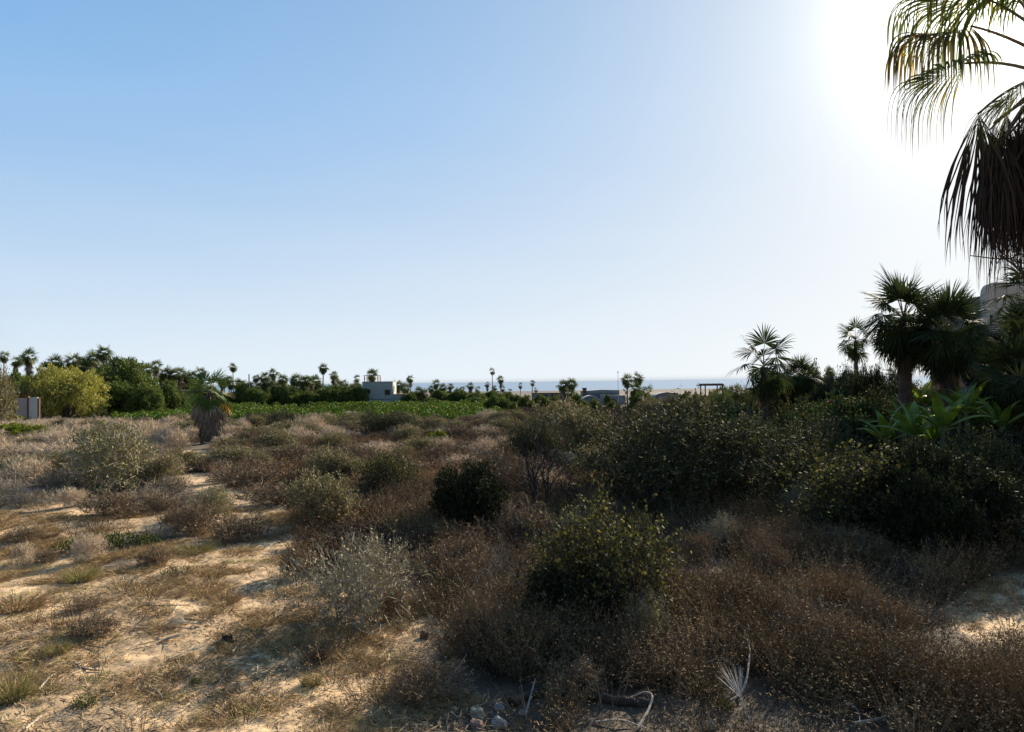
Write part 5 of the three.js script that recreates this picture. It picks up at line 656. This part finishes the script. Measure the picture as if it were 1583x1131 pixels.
  fallen(1160, 1122, 0.5, 1.9, [0.50, 0.47, 0.42], 'fallen white dried fan leaf below the hooked stalk', 0.9); fallen(262, 1022, 0.32, 0.9, [0.55, 0.45, 0.30], 'bleached fan leaf scrap in the middle of the clearing', 0.1); fallen(312, 968, 0.45, 3.0, [0.5, 0.42, 0.3], 'flattened pale fan leaf near the bark piece', 0.05); fallen(350, 1025, 0.4, 0.2, [0.42, 0.34, 0.24], 'greyish dry leaf scrap below the dark bark piece', 0.05); fallen(215, 1000, 0.55, 0.5, [0.45, 0.35, 0.22], 'long straw coloured leaf scrap beside the curved dark stick', 0.05); fallen(118, 1030, 0.3, 0.5, [0.56, 0.46, 0.32], 'small pale leaf scrap at the flaking stick', 0.05);
  { const b = new MB(), t = thing('bark_piece', 'dark curved bark piece standing on the sand among bleached sticks', 'bark', ground(350, 992)); const N = 7; let pl, pr; for (let i = 0; i <= N; i++) { const a = -0.9 + 1.8 * i / N, l = V(Math.sin(a) * 0.16, 0, Math.cos(a) * 0.1 - 0.1), u = l.clone().multiplyScalar(0.75).add(V(0.03, 0.17 - 0.02 * (i % 3), 0.05)); if (i) b.quad(pl, l, u, pr, [0.055, 0.05, 0.045]); pl = l; pr = u; } mesh('bark', b.geo(), woodM, t); const e = new MB(); e.tube([V(-0.12, 0.02, 0), V(0.2, 0.035, 0.03)], [0.03, 0.02], 6, [0.1, 0.08, 0.07]); mesh('splinter', e.geo(), woodM, t); }
  const rock = (x, y, w, c, label, sy = 0.7) => { const q = RNG(Math.round(x * 7)), g = new THREE.IcosahedronGeometry(1, 2), a = g.attributes.position, v = V(); for (let i = 0; i < a.count; i++) { v.fromBufferAttribute(a, i); const k = 0.55 + 0.9 * fbm(v.x * 1.6 + x, v.y * 1.3 + v.z * 1.1, 3) - 0.12 * (fbm(v.x * 5, v.z * 5 + v.y * 4, 2)); v.multiplyScalar(k); v.x = Math.round(v.x * 3.2) / 3.2 * 0.35 + v.x * 0.65; a.setXYZ(i, v.x, v.y, v.z); } const cc = new Float32Array(a.count * 3); for (let i = 0; i < a.count; i++) { const k = 0.75 + 0.5 * fbm(a.getX(i) * 3 + x, a.getZ(i) * 3 + a.getY(i) * 2); cc.set(c.map((z) => z * k), i * 3); } g.setAttribute('color', new THREE.BufferAttribute(cc, 3)); g.computeVertexNormals(); const D = depthAt(x, y), s = M(w, D) / 2, p = ground(x, y); p.y += s * sy * 0.3; const o = mesh('stone', g, plainM); o.position.copy(p); o.scale.set(s, s * sy, s * 0.85); o.rotation.set(q() * 0.6, q() * 6, q() * 0.6); tag(o, label, 'stone'); };
  rock(549, 968, 15, [0.42, 0.35, 0.26], 'small pale stone at the foot of the twiggy shrub'); rock(656, 987, 18, [0.22, 0.13, 0.10], 'reddish stone at the edge of the brown grass', 1.1); rock(738, 1108, 24, [0.40, 0.35, 0.24], 'upright yellowish stone at the bottom edge', 1.3); rock(772, 1096, 18, [0.33, 0.31, 0.28], 'grey stone next to the yellowish one', 0.9); rock(738, 1124, 24, [0.34, 0.2, 0.15], 'pinkish stone lowest at the bottom edge', 0.8); rock(772, 1122, 28, [0.42, 0.38, 0.33], 'whitish rough stone lowest beside the pinkish one', 0.8); rock(808, 1104, 14, [0.45, 0.4, 0.34], 'small bright stone rimming the dark hollow'); rock(1102, 1126, 26, [0.42, 0.33, 0.22], 'tan stone near the fallen white leaf', 0.8); rock(690, 1015, 16, [0.20, 0.12, 0.06], 'rusty lump at the edge of the shaded grass', 1.3); rock(470, 968, 12, [0.25, 0.19, 0.13], 'small brown stone by the curved pale twig'); rock(702, 1098, 12, [0.25, 0.2, 0.15], 'little brown stone before the stone heap'); rock(1058, 1125, 16, [0.2, 0.17, 0.14], 'dark stone left of the tan one');
  // log at the rim of the hollow
  { const m = new MB(), P = [[790, 1090], [860, 1068], [940, 1085], [1010, 1092]].map(([x, y]) => ground(x, y).add(V(0, 0.05, 0))), o = P[0].clone(), cv = new THREE.CatmullRomCurve3(P.map((q) => q.sub(o))).getPoints(24); m.tube(cv, cv.map((_, i) => 0.07 + 0.015 * Math.sin(i * 2.1)), 9, [0.07, 0.052, 0.04]); const s = mesh('fallen_log', m.geo(), woodM); s.position.copy(o); tag(s, 'dark fallen trunk half buried along the hollow', 'log'); }
}
// within each group of alike bushes the ones that stand out by size or place say so
{ const by = new Map(); for (const o of scene.children) if (o.userData.group && o.userData.category === 'bush') { const k = o.userData.group + '|' + o.userData.label; by.set(k, [...(by.get(k) ?? []), o]); }
  for (const l of by.values()) { const rest = new Set(l), pick = (f, word) => { if (!rest.size) return; const o = [...rest].reduce((a, b) => (f(b) > f(a) ? b : a)); rest.delete(o); o.userData.label = word + ' ' + o.userData.label; delete o.userData.group; };
    if (l.length < 2) { delete l[0].userData.group; continue; }
    pick((o) => o.scale.y, 'tallest'); pick((o) => -o.scale.y, 'lowest'); pick((o) => o.scale.x, 'widest'); pick((o) => -o.scale.x, 'narrowest'); pick((o) => o.position.z, 'foremost'); pick((o) => -o.position.z, 'rearmost');
    if (rest.size === 1) { const o = [...rest][0]; o.userData.label = 'middling ' + o.userData.label; delete o.userData.group; } else for (const o of rest) o.userData.label = 'middling ' + o.userData.label; } }
for (const o of scene.children) if (o.userData.group && !o.userData.kind) { const n = scene.children.filter((q) => q.userData.group === o.userData.group).length; if (n < 2) delete o.userData.group; }
renderer.render(scene, camera);
